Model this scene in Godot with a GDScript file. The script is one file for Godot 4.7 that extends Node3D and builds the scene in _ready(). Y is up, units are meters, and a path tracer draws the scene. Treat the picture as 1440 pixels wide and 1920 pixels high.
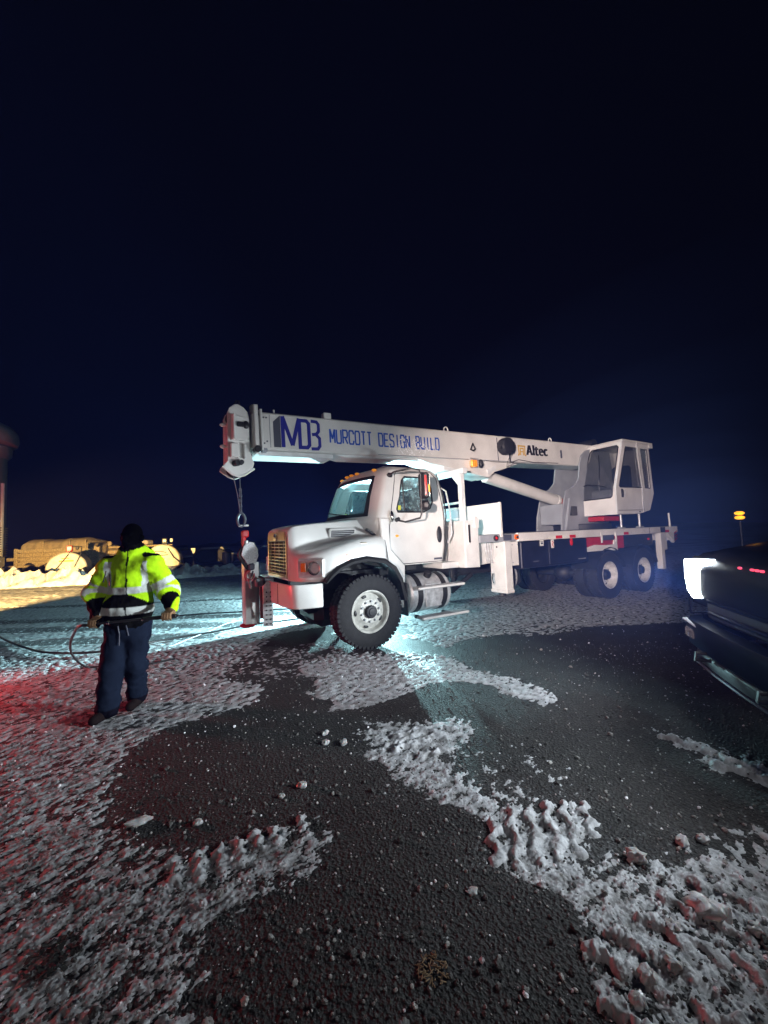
extends Node3D
# A crane truck on a snowy yard at night. y up, metres. The camera stands at the origin, 1.57 m above the ground, looking along -z.

var M := {}
var used := {}
var rng := RandomNumberGenerator.new()


# ---------------------------------------------------------------- geometry helper: a soup of triangles, clockwise seen from outside
class MB:
	var v := PackedVector3Array()
	var x := Transform3D()

	func tri(a: Vector3, b: Vector3, c: Vector3) -> void:
		v.append(x * a); v.append(x * b); v.append(x * c)

	func quad(a: Vector3, b: Vector3, c: Vector3, d: Vector3) -> void:
		tri(a, b, c); tri(a, c, d)

	func box(c: Vector3, s: Vector3, b := 0.008, turn := Basis()) -> MB:
		var h := s * 0.5
		b = minf(b, minf(h.x, minf(h.y, h.z)) * 0.8)
		var old := x
		x = x * Transform3D(turn, c)
		for ax in 3:
			var u := (ax + 1) % 3
			var w := (ax + 2) % 3
			for sg in [-1.0, 1.0]:
				var p := []
				for k in [[-1, -1], [1, -1], [1, 1], [-1, 1]]:
					var q := Vector3()
					q[ax] = sg * h[ax]; q[u] = k[0] * (h[u] - b); q[w] = k[1] * (h[w] - b)
					p.append(q)
				if sg > 0: quad(p[0], p[3], p[2], p[1])
				else: quad(p[0], p[1], p[2], p[3])
			# the four bevelled edges along axis ax
			for su in [-1.0, 1.0]:
				for sw in [-1.0, 1.0]:
					var a := Vector3(); var c2 := Vector3()
					a[ax] = -(h[ax] - b); a[u] = su * h[u]; a[w] = sw * (h[w] - b)
					c2[ax] = -(h[ax] - b); c2[u] = su * (h[u] - b); c2[w] = sw * h[w]
					var a2 := a; a2[ax] = h[ax] - b
					var c3 := c2; c3[ax] = h[ax] - b
					if su * sw > 0: quad(a, a2, c3, c2)
					else: quad(a, c2, c3, a2)
		for sx in [-1.0, 1.0]:
			for sy in [-1.0, 1.0]:
				for sz in [-1.0, 1.0]:
					var p0 := Vector3(sx * h.x, sy * (h.y - b), sz * (h.z - b))
					var p1 := Vector3(sx * (h.x - b), sy * h.y, sz * (h.z - b))
					var p2 := Vector3(sx * (h.x - b), sy * (h.y - b), sz * h.z)
					if sx * sy * sz > 0: tri(p0, p2, p1)
					else: tri(p0, p1, p2)
		x = old
		return self

	# a polygon in x and y, given thickness along z, its edges bevelled
	func prism(poly: PackedVector2Array, z0: float, z1: float, b := 0.0) -> MB:
		var p := poly.duplicate()
		if Geometry2D.is_polygon_clockwise(p): p.reverse()
		var n := p.size()
		var inn := PackedVector2Array()
		for i in n:
			var e0 := (p[i] - p[(i + n - 1) % n]).normalized()
			var e1 := (p[(i + 1) % n] - p[i]).normalized()
			var n0 := Vector2(-e0.y, e0.x)
			var n1 := Vector2(-e1.y, e1.x)
			var m := (n0 + n1) / maxf(0.25, 1.0 + n0.dot(n1))
			inn.append(p[i] + m * b)
		var t := Geometry2D.triangulate_polygon(inn)
		for k in range(0, t.size(), 3):
			var a := inn[t[k]]; var c := inn[t[k + 1]]; var d := inn[t[k + 2]]
			if (c - a).cross(d - a) > 0.0:
				var q := c; c = d; d = q
			tri(Vector3(a.x, a.y, z1), Vector3(c.x, c.y, z1), Vector3(d.x, d.y, z1))
			tri(Vector3(a.x, a.y, z0), Vector3(d.x, d.y, z0), Vector3(c.x, c.y, z0))
		for i in n:
			var j := (i + 1) % n
			var z2 := z0 + b
			var z3 := z1 - b
			quad(Vector3(p[i].x, p[i].y, z2), Vector3(p[i].x, p[i].y, z3), Vector3(p[j].x, p[j].y, z3), Vector3(p[j].x, p[j].y, z2))
			if b > 0.0:
				quad(Vector3(p[i].x, p[i].y, z3), Vector3(inn[i].x, inn[i].y, z1), Vector3(inn[j].x, inn[j].y, z1), Vector3(p[j].x, p[j].y, z3))
				quad(Vector3(inn[i].x, inn[i].y, z0), Vector3(p[i].x, p[i].y, z2), Vector3(p[j].x, p[j].y, z2), Vector3(inn[j].x, inn[j].y, z0))
		return self

	# rings of equal length joined one to the next
	func loft(rings: Array, caps := true) -> MB:
		var n: int = rings[0].size()
		for k in rings.size() - 1:
			for i in n:
				var j := (i + 1) % n
				quad(rings[k][i], rings[k + 1][i], rings[k + 1][j], rings[k][j])
		if caps:
			for e in [0, rings.size() - 1]:
				var mid := Vector3()
				for q in rings[e]: mid += q
				mid /= n
				for i in n:
					if e == 0: tri(mid, rings[e][i], rings[e][(i + 1) % n])
					else: tri(mid, rings[e][(i + 1) % n], rings[e][i])
		return self

	# profile of (radius, distance along dir)
	func lathe(prof: Array, at: Vector3, dir: Vector3, n := 24, closed := true) -> MB:
		var d := dir.normalized()
		var u := d.cross(Vector3(0.31, 0.87, 0.38)).normalized()
		if absf(d.y) < 0.9: u = d.cross(Vector3.UP).normalized()
		var w := d.cross(u)
		var rings := []
		for p in prof:
			var r := PackedVector3Array()
			for i in n:
				var a := TAU * i / n
				r.append(at + d * p[1] + (u * cos(a) + w * sin(a)) * maxf(p[0], 0.0005))
			rings.append(r)
		return loft(rings, closed)

	func cyl(a: Vector3, b: Vector3, r: float, r2 := -1.0, n := 16, bev := 0.0) -> MB:
		if r2 < 0.0: r2 = r
		var l := a.distance_to(b)
		if bev > 0.0: return lathe([[r - bev, 0.0], [r, bev], [r2, l - bev], [r2 - bev, l]], a, b - a, n)
		return lathe([[r, 0.0], [r2, l]], a, b - a, n)

	func tube(pts: Array, r: float, n := 8, closed := false) -> MB:
		var rings := []
		var u := Vector3()
		for i in pts.size():
			var a: Vector3 = pts[maxi(i - 1, 0)]
			var b: Vector3 = pts[mini(i + 1, pts.size() - 1)]
			if closed:
				a = pts[(i + pts.size() - 1) % pts.size()]; b = pts[(i + 1) % pts.size()]
			var d := (b - a).normalized()
			if i == 0: u = d.cross(Vector3(0.2, 0.9, 0.37)).normalized()
			else: u = (u - d * u.dot(d)).normalized()
			var w := d.cross(u)
			var ring := PackedVector3Array()
			for k in n:
				var t := TAU * k / n
				ring.append(pts[i] + (u * cos(t) + w * sin(t)) * r)
			rings.append(ring)
		if closed: rings.append(rings[0])
		return loft(rings, not closed)

	func ball(c: Vector3, r: Vector3, n := 14) -> MB:
		var rings := []
		for k in range(1, n):
			var f := PI * k / n
			var ring := PackedVector3Array()
			for i in n * 2:
				var t := TAU * i / (n * 2)
				ring.append(c + Vector3(sin(f) * cos(t) * r.x, cos(f) * r.y, sin(f) * sin(t) * r.z))
			rings.append(ring)
		return loft(rings)

	# a flat stroke of width w through points in x and y, mitred, lying at z with a little thickness
	func stroke(pts: Array, w: float, z: float, thick := 0.003, closed := false) -> MB:
		# sharp corners end one stroke and begin the next, a hair higher
		if not closed:
			for i in range(1, pts.size() - 1):
				if (pts[i] - pts[i - 1]).normalized().dot((pts[i + 1] - pts[i]).normalized()) < -0.2:
					stroke(pts.slice(0, i + 1), w, z, thick)
					return stroke(pts.slice(i), w, z + 0.0007, thick)
		var l := []; var r := []
		var n := pts.size()
		for i in n:
			var a: Vector2 = pts[(i + n - 1) % n] if closed else pts[maxi(i - 1, 0)]
			var b: Vector2 = pts[(i + 1) % n] if closed else pts[mini(i + 1, n - 1)]
			var d0: Vector2 = (pts[i] - a).normalized()
			var d1: Vector2 = (b - pts[i]).normalized()
			if d0 == Vector2(): d0 = d1
			if d1 == Vector2(): d1 = d0
			var n0 := Vector2(-d0.y, d0.x); var n1 := Vector2(-d1.y, d1.x)
			var m := (n0 + n1) / maxf(0.35, 1.0 + n0.dot(n1)) * w * 0.5
			l.append(pts[i] + m); r.append(pts[i] - m)
		for i in (n if closed else n - 1):
			var j := (i + 1) % n
			var q := [l[i], l[j], r[j], r[i]]
			quad(V(q[0], z), V(q[1], z), V(q[2], z), V(q[3], z))
			quad(V(q[0], z - thick), V(q[1], z - thick), V(q[1], z), V(q[0], z))
			quad(V(q[2], z - thick), V(q[3], z - thick), V(q[3], z), V(q[2], z))
		return self

	# a four-cornered sheet with the given thickness
	func quad_sheet(a: Vector3, b: Vector3, c: Vector3, d: Vector3, off: Vector3) -> MB:
		return loft([PackedVector3Array([a, b, c, d]), PackedVector3Array([a + off, b + off, c + off, d + off])])

	func V(p: Vector2, z: float) -> Vector3:
		return Vector3(p.x, p.y, z)

	func add(o: MB, t := Transform3D()) -> MB:
		for p in o.v: v.append(t * p)
		return self


func mb(t := Transform3D()) -> MB:
	var m := MB.new()
	m.x = t
	return m


func V2(a: Array) -> PackedVector2Array:
	var r := PackedVector2Array()
	for k in range(0, a.size(), 2): r.append(Vector2(a[k], a[k + 1]))
	return r


# normals averaged where faces meet at less than ang degrees
func mesh_of(v: PackedVector3Array, ang := 38.0, col := PackedColorArray()) -> ArrayMesh:
	var nf := v.size() / 3
	var fn := PackedVector3Array(); fn.resize(nf)
	var at := {}
	for f in nf:
		fn[f] = (v[f * 3 + 2] - v[f * 3]).cross(v[f * 3 + 1] - v[f * 3])
		for k in 3:
			var key := Vector3i(v[f * 3 + k] * 5000.0)
			if at.has(key): at[key].append(f)
			else: at[key] = PackedInt32Array([f])
	var un := PackedVector3Array(); un.resize(nf)
	for f in nf: un[f] = fn[f].normalized()
	var cs := cos(deg_to_rad(ang))
	var nn := PackedVector3Array(); nn.resize(v.size())
	for f in nf:
		for k in 3:
			var s := Vector3()
			for g in at[Vector3i(v[f * 3 + k] * 5000.0)]:
				if un[g].dot(un[f]) > cs: s += fn[g]
			nn[f * 3 + k] = s.normalized() if s.length_squared() > 1e-20 else (un[f] if un[f] != Vector3() else Vector3.UP)
	var arr := []
	arr.resize(Mesh.ARRAY_MAX)
	arr[Mesh.ARRAY_VERTEX] = v
	arr[Mesh.ARRAY_NORMAL] = nn
	if col.size(): arr[Mesh.ARRAY_COLOR] = col
	var m := ArrayMesh.new()
	m.add_surface_from_arrays(Mesh.PRIMITIVE_TRIANGLES, arr)
	return m


func put(called: String, m: MB, material: Material, parent: Node = self, ang := 38.0) -> MeshInstance3D:
	var o := MeshInstance3D.new()
	o.mesh = mesh_of(m.v, ang)
	o.material_override = null
	o.mesh.surface_set_material(0, material)
	return named(o, called, parent)


func named(o: Node3D, called: String, parent: Node = self):
	var key := str(parent.get_instance_id()) + called
	if used.has(key):
		used[key] += 1
		o.name = "%s_%03d" % [called, used[key]]
	else:
		used[key] = 0
		o.name = called
	parent.add_child(o, true)
	return o


func node(called: String, parent: Node = self, at := Vector3(), turn := 0.0) -> Node3D:
	var o := Node3D.new()
	named(o, called, parent)
	o.position = at
	o.rotation.y = turn
	return o


func tag(o: Node, label: String, category := "", group := "", kind := ""):
	if label: o.set_meta("label", label)
	if category: o.set_meta("category", category)
	if group: o.set_meta("group", group)
	if kind: o.set_meta("kind", kind)
	return o


func copy(o: Node3D, called: String, parent: Node = self) -> Node3D:
	var c: Node3D = o.duplicate()
	return named(c, called, parent)


func volume(v: PackedVector3Array) -> float:
	var s := 0.0
	for k in range(0, v.size(), 3): s += v[k].dot(v[k + 1].cross(v[k + 2]))
	return s


# base minus the others
func carve(base: MB, subs: Array) -> MB:
	var c := CSGCombiner3D.new()
	add_child(c)
	for k in subs.size() + 1:
		var src: MB = base if k == 0 else subs[k - 1]
		var v := src.v.duplicate()
		if volume(v) > 0.0:
			for i in range(0, v.size(), 3):
				var q := v[i]; v[i] = v[i + 1]; v[i + 1] = q
		var st := SurfaceTool.new()
		st.begin(Mesh.PRIMITIVE_TRIANGLES)
		st.set_smooth_group(-1)
		for p in v: st.add_vertex(p)
		st.index()
		st.generate_normals()
		var g := CSGMesh3D.new()
		g.mesh = st.commit()
		if k > 0: g.operation = CSGShape3D.OPERATION_SUBTRACTION
		c.add_child(g)
	await get_tree().process_frame
	await get_tree().process_frame
	var out := mb()
	var m = c.bake_static_mesh()
	if m: out.v = m.get_faces()
	else: print("carving failed")
	if out.v.size() == 0: print("carving gave nothing")
	c.free()
	return out


func lin(r: float, g: float, b: float, a := 1.0) -> Color:
	return Color(r, g, b, a).linear_to_srgb()


func noise_tex(kind: int, freq: float, oct: int, size: int, lo: float, hi: float, sd: int, normal := 0.0) -> NoiseTexture2D:
	var n := FastNoiseLite.new()
	n.noise_type = kind
	n.frequency = freq
	n.fractal_octaves = oct
	n.seed = sd
	n.cellular_return_type = FastNoiseLite.RETURN_DISTANCE
	var t := NoiseTexture2D.new()
	t.width = size; t.height = size
	t.seamless = true
	t.noise = n
	if normal > 0.0:
		t.as_normal_map = true
		t.bump_strength = normal
	else:
		var g := Gradient.new()
		g.set_color(0, Color(lo, lo, lo)); g.set_color(1, Color(hi, hi, hi))
		t.color_ramp = g
	return t


func mat(c: Color, rough: float, metal := 0.0, tex: Texture2D = null, scale := 1.0, nrm: Texture2D = null, nscale := 0.5) -> StandardMaterial3D:
	var m := StandardMaterial3D.new()
	m.albedo_color = c
	m.roughness = rough
	m.metallic = metal
	m.cull_mode = BaseMaterial3D.CULL_DISABLED
	if tex or nrm:
		m.uv1_triplanar = true
		m.uv1_scale = Vector3.ONE * scale
	if tex: m.albedo_texture = tex
	if nrm:
		m.normal_enabled = true
		m.normal_texture = nrm
		m.normal_scale = nscale
	return m


func glow(c: Color, e: float) -> StandardMaterial3D:
	var m := mat(c, 0.4)
	m.emission_enabled = true
	m.emission = c
	m.emission_energy_multiplier = e
	return m


func spot(parent: Node, at: Vector3, to: Vector3, c: Color, e: float, cone: float, size := 0.08, soft := 1.0) -> SpotLight3D:
	var l := SpotLight3D.new()
	named(l, "lamp_light", parent)
	l.look_at_from_position(at, to, Vector3.UP)
	l.light_color = c
	l.light_energy = e
	l.spot_angle = cone
	l.spot_angle_attenuation = soft
	l.spot_range = 80.0
	l.spot_attenuation = 2.0
	l.light_size = size
	l.shadow_enabled = true
	return l


func omni(parent: Node, at: Vector3, c: Color, e: float, size := 0.08) -> OmniLight3D:
	var l := OmniLight3D.new()
	named(l, "lamp_light", parent)
	l.position = at
	l.light_color = c
	l.light_energy = e
	l.omni_range = 60.0
	l.omni_attenuation = 2.0
	l.light_size = size
	l.shadow_enabled = true
	return l


func sky_image() -> ImageTexture:
	# clear night air: nearly black overhead, deep navy lower down, with a paler dome of light low in the north-east (to the right)
	var w := 512
	var h := 256
	var im := Image.create(w, h, false, Image.FORMAT_RGBAF)
	for j in h:
		var el := PI * (0.5 - (j + 0.5) / h)
		for i in w:
			var az := TAU * ((i + 0.5) / w - 0.5)     # 0 looks along -z, positive to the right
			var e := maxf(el, 0.0)
			var near := exp(-e * e * 5.5 - e * 1.3)
			var right := exp(-pow(wrapf(az - 0.72, -PI, PI) / 0.72, 2.0))
			var c := Color(0.0006, 0.0008, 0.0016)
			c += Color(0.0098, 0.0106, 0.0490) * near * (0.05 + 0.95 * right)
			c += Color(0.0075, 0.0125, 0.050) * exp(-e * 4.2) * right * SKY_DOME
			im.set_pixel(i, j, Color(c.r, c.g, c.b, 1.0))
	return ImageTexture.create_from_image(im)

const SKY_DOME := 0.55
const F_DIR := Vector3(-0.954, 0, -0.30)      # where the pickup faces
const TRUCK_AT := Vector3(-0.834, 0, -6.522)
const TRUCK_TURN := 0.53756                    # 30.8 degrees


func _ready() -> void:
	rng.seed = 7
	# camera
	var cam := Camera3D.new()
	cam.name = "camera"
	cam.fov = 106.19
	cam.near = 0.05
	cam.far = 900.0
	add_child(cam)
	cam.position = Vector3(0, 1.57, 0)
	cam.basis = Basis(Vector3.RIGHT, 0.0651) * Basis(Vector3.BACK, deg_to_rad(-2.3))
	# sky, air and exposure
	var we := WorldEnvironment.new()
	we.name = "environment"
	var env := Environment.new()
	env.background_mode = Environment.BG_SKY
	env.sky = Sky.new()
	var ps := PanoramaSkyMaterial.new()
	ps.panorama = sky_image()
	env.sky.sky_material = ps
	env.background_energy_multiplier = 1.0
	env.tonemap_mode = Environment.TONE_MAPPER_LINEAR
	env.tonemap_exposure = 1.0
	env.fog_enabled = true
	env.fog_density = 0.0009
	env.fog_light_color = Color(0.42, 0.48, 1.0)
	env.volumetric_fog_enabled = true
	env.volumetric_fog_density = 0.0
	env.sdfgi_enabled = true
	env.ssao_enabled = true
	env.ssil_enabled = true
	we.environment = env
	add_child(we)
	materials()
	lamps()
	pickup()
	ground()
	await crane_truck()
	hook_block()
	far_yard()
	person()
	loose_things()


func materials() -> void:
	var grime := noise_tex(FastNoiseLite.TYPE_SIMPLEX_SMOOTH, 0.008, 5, 512, 0.88, 1.0, 3)
	var streak := noise_tex(FastNoiseLite.TYPE_SIMPLEX_SMOOTH, 0.008, 4, 512, 0.72, 1.0, 5)
	var grit := noise_tex(FastNoiseLite.TYPE_CELLULAR, 0.05, 2, 512, 0.0, 1.0, 9, 9.0)
	var fine := noise_tex(FastNoiseLite.TYPE_SIMPLEX_SMOOTH, 0.04, 4, 512, 0.0, 1.0, 11, 6.0)
	var rip := noise_tex(FastNoiseLite.TYPE_SIMPLEX_SMOOTH, 0.010, 3, 512, 0.0, 1.0, 12, 2.0)
	var specks := noise_tex(FastNoiseLite.TYPE_CELLULAR, 0.06, 1, 512, 0.25, 1.0, 21)
	M.white = mat(lin(0.74, 0.73, 0.70), 0.38, 0.0, grime, 0.35, rip, 0.04)
	M.white.clearcoat_enabled = true; M.white.clearcoat = 0.35; M.white.clearcoat_roughness = 0.2
	M.steel_white = mat(lin(0.66, 0.66, 0.64), 0.5, 0.0, grime, 0.6, fine, 0.06)
	M.frosty = mat(lin(0.72, 0.74, 0.74), 0.55, 0.0, grime, 0.7, fine, 0.12)
	M.grey = mat(lin(0.32, 0.34, 0.37), 0.55, 0.0, grime, 0.5)
	M.deck = mat(lin(0.10, 0.105, 0.11), 0.8, 0.0, streak, 1.5, grit, 0.4)
	M.dark = mat(lin(0.016, 0.017, 0.022), 0.6, 0.0, streak, 1.0)
	M.navy = mat(lin(0.012, 0.015, 0.034), 0.45, 0.0, streak, 0.8)
	M.black = mat(lin(0.01, 0.01, 0.011), 0.5)
	M.seam = mat(lin(0.03, 0.03, 0.03), 0.8)
	M.rubber = mat(lin(0.014, 0.014, 0.016), 0.82, 0.0, streak, 3.0, fine, 0.3)
	M.rim = mat(lin(0.62, 0.61, 0.56), 0.42, 0.0, streak, 2.5)
	M.chrome = mat(lin(0.75, 0.73, 0.68), 0.16, 1.0)
	M.gold = mat(lin(0.72, 0.64, 0.50), 0.28, 1.0)  # chrome with its warm reflection tinted into the colour
	M.alu = mat(lin(0.66, 0.67, 0.68), 0.42, 0.45, streak, 2.0)
	M.red = mat(lin(0.42, 0.012, 0.014), 0.42, 0.0, grime, 1.0)
	M.red_lens = mat(lin(0.55, 0.02, 0.02), 0.15)
	M.orange_lens = mat(lin(0.75, 0.14, 0.01), 0.2)
	M.amber = glow(lin(0.95, 0.38, 0.03), 0.30)
	M.blue = mat(lin(0.008, 0.075, 0.42), 0.5)
	M.deepblue = mat(lin(0.010, 0.014, 0.22), 0.5)
	M.slate = mat(lin(0.055, 0.06, 0.085), 0.6)
	M.yellow_logo = mat(lin(0.55, 0.32, 0.03), 0.5)
	M.ink = mat(lin(0.012, 0.012, 0.015), 0.5)
	M.print = mat(lin(0.65, 0.65, 0.6), 0.5)
	M.glass = mat(Color(0.25, 0.32, 0.36, 0.25), 0.05)
	M.glass.transparency = BaseMaterial3D.TRANSPARENCY_ALPHA
	M.frost = mat(Color(0.80, 0.90, 0.92, 0.50), 0.5, 0.0, noise_tex(FastNoiseLite.TYPE_SIMPLEX_SMOOTH, 0.012, 5, 512, 0.25, 1.0, 31), 1.6, fine, 0.5)
	M.frost.transparency = BaseMaterial3D.TRANSPARENCY_ALPHA
	M.frost.backlight_enabled = true; M.frost.backlight = Color(0.95, 0.95, 0.95)
	M.cyan_lit_frost = M.frost.duplicate()
	M.cyan_lit_frost.albedo_color = Color(0.42, 0.74, 0.80, 0.50)  # cyan of the light behind, put into the windscreen colour
	M.darkglass = mat(Color(0.10, 0.13, 0.15, 0.45), 0.06)
	M.darkglass.transparency = BaseMaterial3D.TRANSPARENCY_ALPHA
	M.clear = mat(Color(0.8, 0.8, 0.8, 0.15), 0.05)
	M.clear.transparency = BaseMaterial3D.TRANSPARENCY_ALPHA
	M.asphalt = mat(Color.WHITE, 0.82, 0.0, specks, 9.0, grit, 1.15)
	M.asphalt.vertex_color_use_as_albedo = true; M.asphalt.uv1_world_triplanar = true; M.asphalt.uv1_scale = Vector3.ONE * 2.1
	M.snow = mat(Color.WHITE, 0.65, 0.0, streak, 2.3, fine, 0.7)
	M.snow.vertex_color_use_as_albedo = true; M.snow.uv1_world_triplanar = true; M.snow.uv1_scale = Vector3.ONE * 2.2
	M.ice = mat(lin(0.46, 0.46, 0.46), 0.35, 0.0, streak, 5.0, fine, 0.4)
	M.ice.subsurf_scatter_enabled = true; M.ice.subsurf_scatter_strength = 0.3
	M.pickup = mat(lin(0.004, 0.006, 0.014), 0.40)
	M.pickup.metallic_specular = 0.12
	M.pickup.clearcoat_enabled = true; M.pickup.clearcoat = 0.06; M.pickup.clearcoat_roughness = 0.12
	M.wood = mat(lin(0.50, 0.40, 0.24), 0.8, 0.0, noise_tex(FastNoiseLite.TYPE_SIMPLEX_SMOOTH, 0.02, 4, 512, 0.6, 1.0, 41), 0.8)
	M.tarp = mat(lin(0.34, 0.27, 0.17), 0.75, 0.0, streak, 0.6, rip, 0.5)
	M.tank = mat(lin(0.62, 0.58, 0.50), 0.5, 0.0, streak, 0.5)
	M.silo = mat(lin(0.30, 0.25, 0.24), 0.6, 0.0, grime, 0.3)
	M.concrete = mat(lin(0.4, 0.38, 0.33), 0.9, 0.0, streak, 0.6)
	M.rod = mat(lin(0.02, 0.02, 0.022), 0.4)
	M.grit_tex = grit; M.fine_tex = fine; M.streak_tex = streak


# ---------------------------------------------------------------- unseen lamps round the yard, placed for what they light
func lamp_box(called: String, label: String, at: Vector3, to: Vector3, c: Color, size := 0.16) -> Node3D:  # fixture built for an unseen lamp
	var t := node(called, self, at)
	tag(t, label, "lamp")
	var b := Basis.looking_at(to - at, Vector3.UP)
	var h := mb(Transform3D(b, Vector3()))
	h.lathe([[size * 0.35, 0.0], [size * 0.55, 0.03], [size * 0.62, 0.12], [size * 0.62, 0.17]], Vector3(0, 0, 0.2), Vector3(0, 0, -1), 20)
	h.box(Vector3(0, -size * 0.62 - 0.03, 0.1), Vector3(0.05, 0.06, 0.05))
	put("housing", h, M.black, t)
	var g := mb(Transform3D(b, Vector3()))
	g.lathe([[size * 0.58, 0.0], [size * 0.5, 0.02], [size * 0.2, 0.03]], Vector3(0, 0, 0.025), Vector3(0, 0, -1), 20)
	put("lens", g, glow(c, 6.0), t)
	put("post", mb().cyl(Vector3(0, -size * 0.62 - 0.05, 0) + b * Vector3(0, 0, 0.1), Vector3(b.z.x * 0.1, -at.y, b.z.z * 0.1), 0.025), M.dark, t)
	return t


func lamps() -> void:
	var cyan := lin(0.50, 0.93, 1.0)
	# two unseen cold lamps on the far flank, placed to light snow, boom and windscreen
	var turn := Transform3D(Basis(Vector3.UP, TRUCK_TURN), TRUCK_AT)
	var at := turn * Vector3(1.45, 1.0, -1.55)
	var to := turn * Vector3(-4.0, 0.1, -1.5)
	lamp_box("unseen_cold_lamp", "unseen cold white lamp low behind the cab, lights the snow at the front", at, to, cyan)
	spot(self, at + (to - at).normalized() * 0.07, to, cyan, 150.0, 82.0, 0.05, 0.5)
	omni(self, at + Vector3(0.0, 0.05, 0.0) + (to - at).normalized() * 0.10, cyan, 6.0, 0.05)
	at = turn * Vector3(1.25, 1.90, -1.55)
	lamp_box("unseen_cold_lamp", "unseen cold white lamp beside the far cab window, lights the windscreen", at, turn * Vector3(1.2, 2.6, -0.2), cyan)
	omni(self, at + (turn * Vector3(1.2, 2.6, -0.2) - at).normalized() * 0.10, cyan, 10.0, 0.06)
	at = Vector3(-0.30, 0.95, -11.9)  # out of view behind the truck, placed to light the boom underside
	lamp_box("unseen_cold_lamp", "unseen cold white lamp far behind the crane truck, lights the boom underside", at, Vector3(-0.7, 2.7, -6.5), cyan)
	spot(self, at + Vector3(-0.01, 0.02, 0.07), Vector3(-0.7, 2.7, -6.5), cyan, 190.0, 40.0, 0.06, 1.0)
	var warm := lin(1.0, 0.62, 0.21)
	at = Vector3(-9.6, 1.05, -4.6)  # unseen, left of view, placed to light the tanks and snow bank
	lamp_box("unseen_warm_lamp", "unseen warm lamp out of view at the left, lights the fuel tanks", at, Vector3(-16.0, 0.9, -19.0), warm)
	spot(self, at + Vector3(-0.03, 0, -0.06), Vector3(-15.6, 1.25, -20.0), warm, 1400.0, 19.0, 0.10, 0.6)
	var red := lin(1.0, 0.055, 0.06)
	at = Vector3(-22.0, 3.0, -15.0)  # out of view, placed to redden the silo
	lamp_box("unseen_silo_lamp", "unseen red lamp out of view at the far left, lights the silo", at, Vector3(-29.0, 9.0, -25.9), red)
	spot(self, at + Vector3(-0.05, 0.05, -0.08), Vector3(-28.6, 8.4, -25.9), red, 55.0, 30.0, 0.2, 1.0)
	at = Vector3(-6.7, 0.95, -4.7)  # unseen red source, placed for the left snow and the bumper
	lamp_box("unseen_red_lamp", "unseen red lamp at the left of the yard, lights the snow and the bumper", at, Vector3(-1.5, 0.3, -4.6), red)
	spot(self, at + Vector3(0.08, 0, 0.0), Vector3(-1.3, 1.7, -6.6), red, 10.0, 38.0, 0.25, 1.0)
	spot(self, at + Vector3(0.08, -0.03, 0.03), Vector3(-4.3, 0.0, -3.9), red, 16.0, 40.0, 0.2, 1.0)
	var soft := lin(1.0, 0.82, 0.76)
	at = Vector3(-2.6, 2.3, 4.2)  # unseen, behind the camera, placed to light the truck rear
	lamp_box("unseen_flood_lamp", "unseen soft white lamp behind the viewer, lights the rear of the crane truck", at, Vector3(4.5, 2.1, -10.0), soft)
	spot(self, at + Vector3(0.04, 0, -0.08), Vector3(4.5, 2.1, -10.0), soft, 330.0, 14.5, 0.2, 0.9)
	omni(self, at + Vector3(0.05, 0.0, -0.10), soft, 5.0, 0.2)  # soft front fill for the whole scene, added at the same spot


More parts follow.
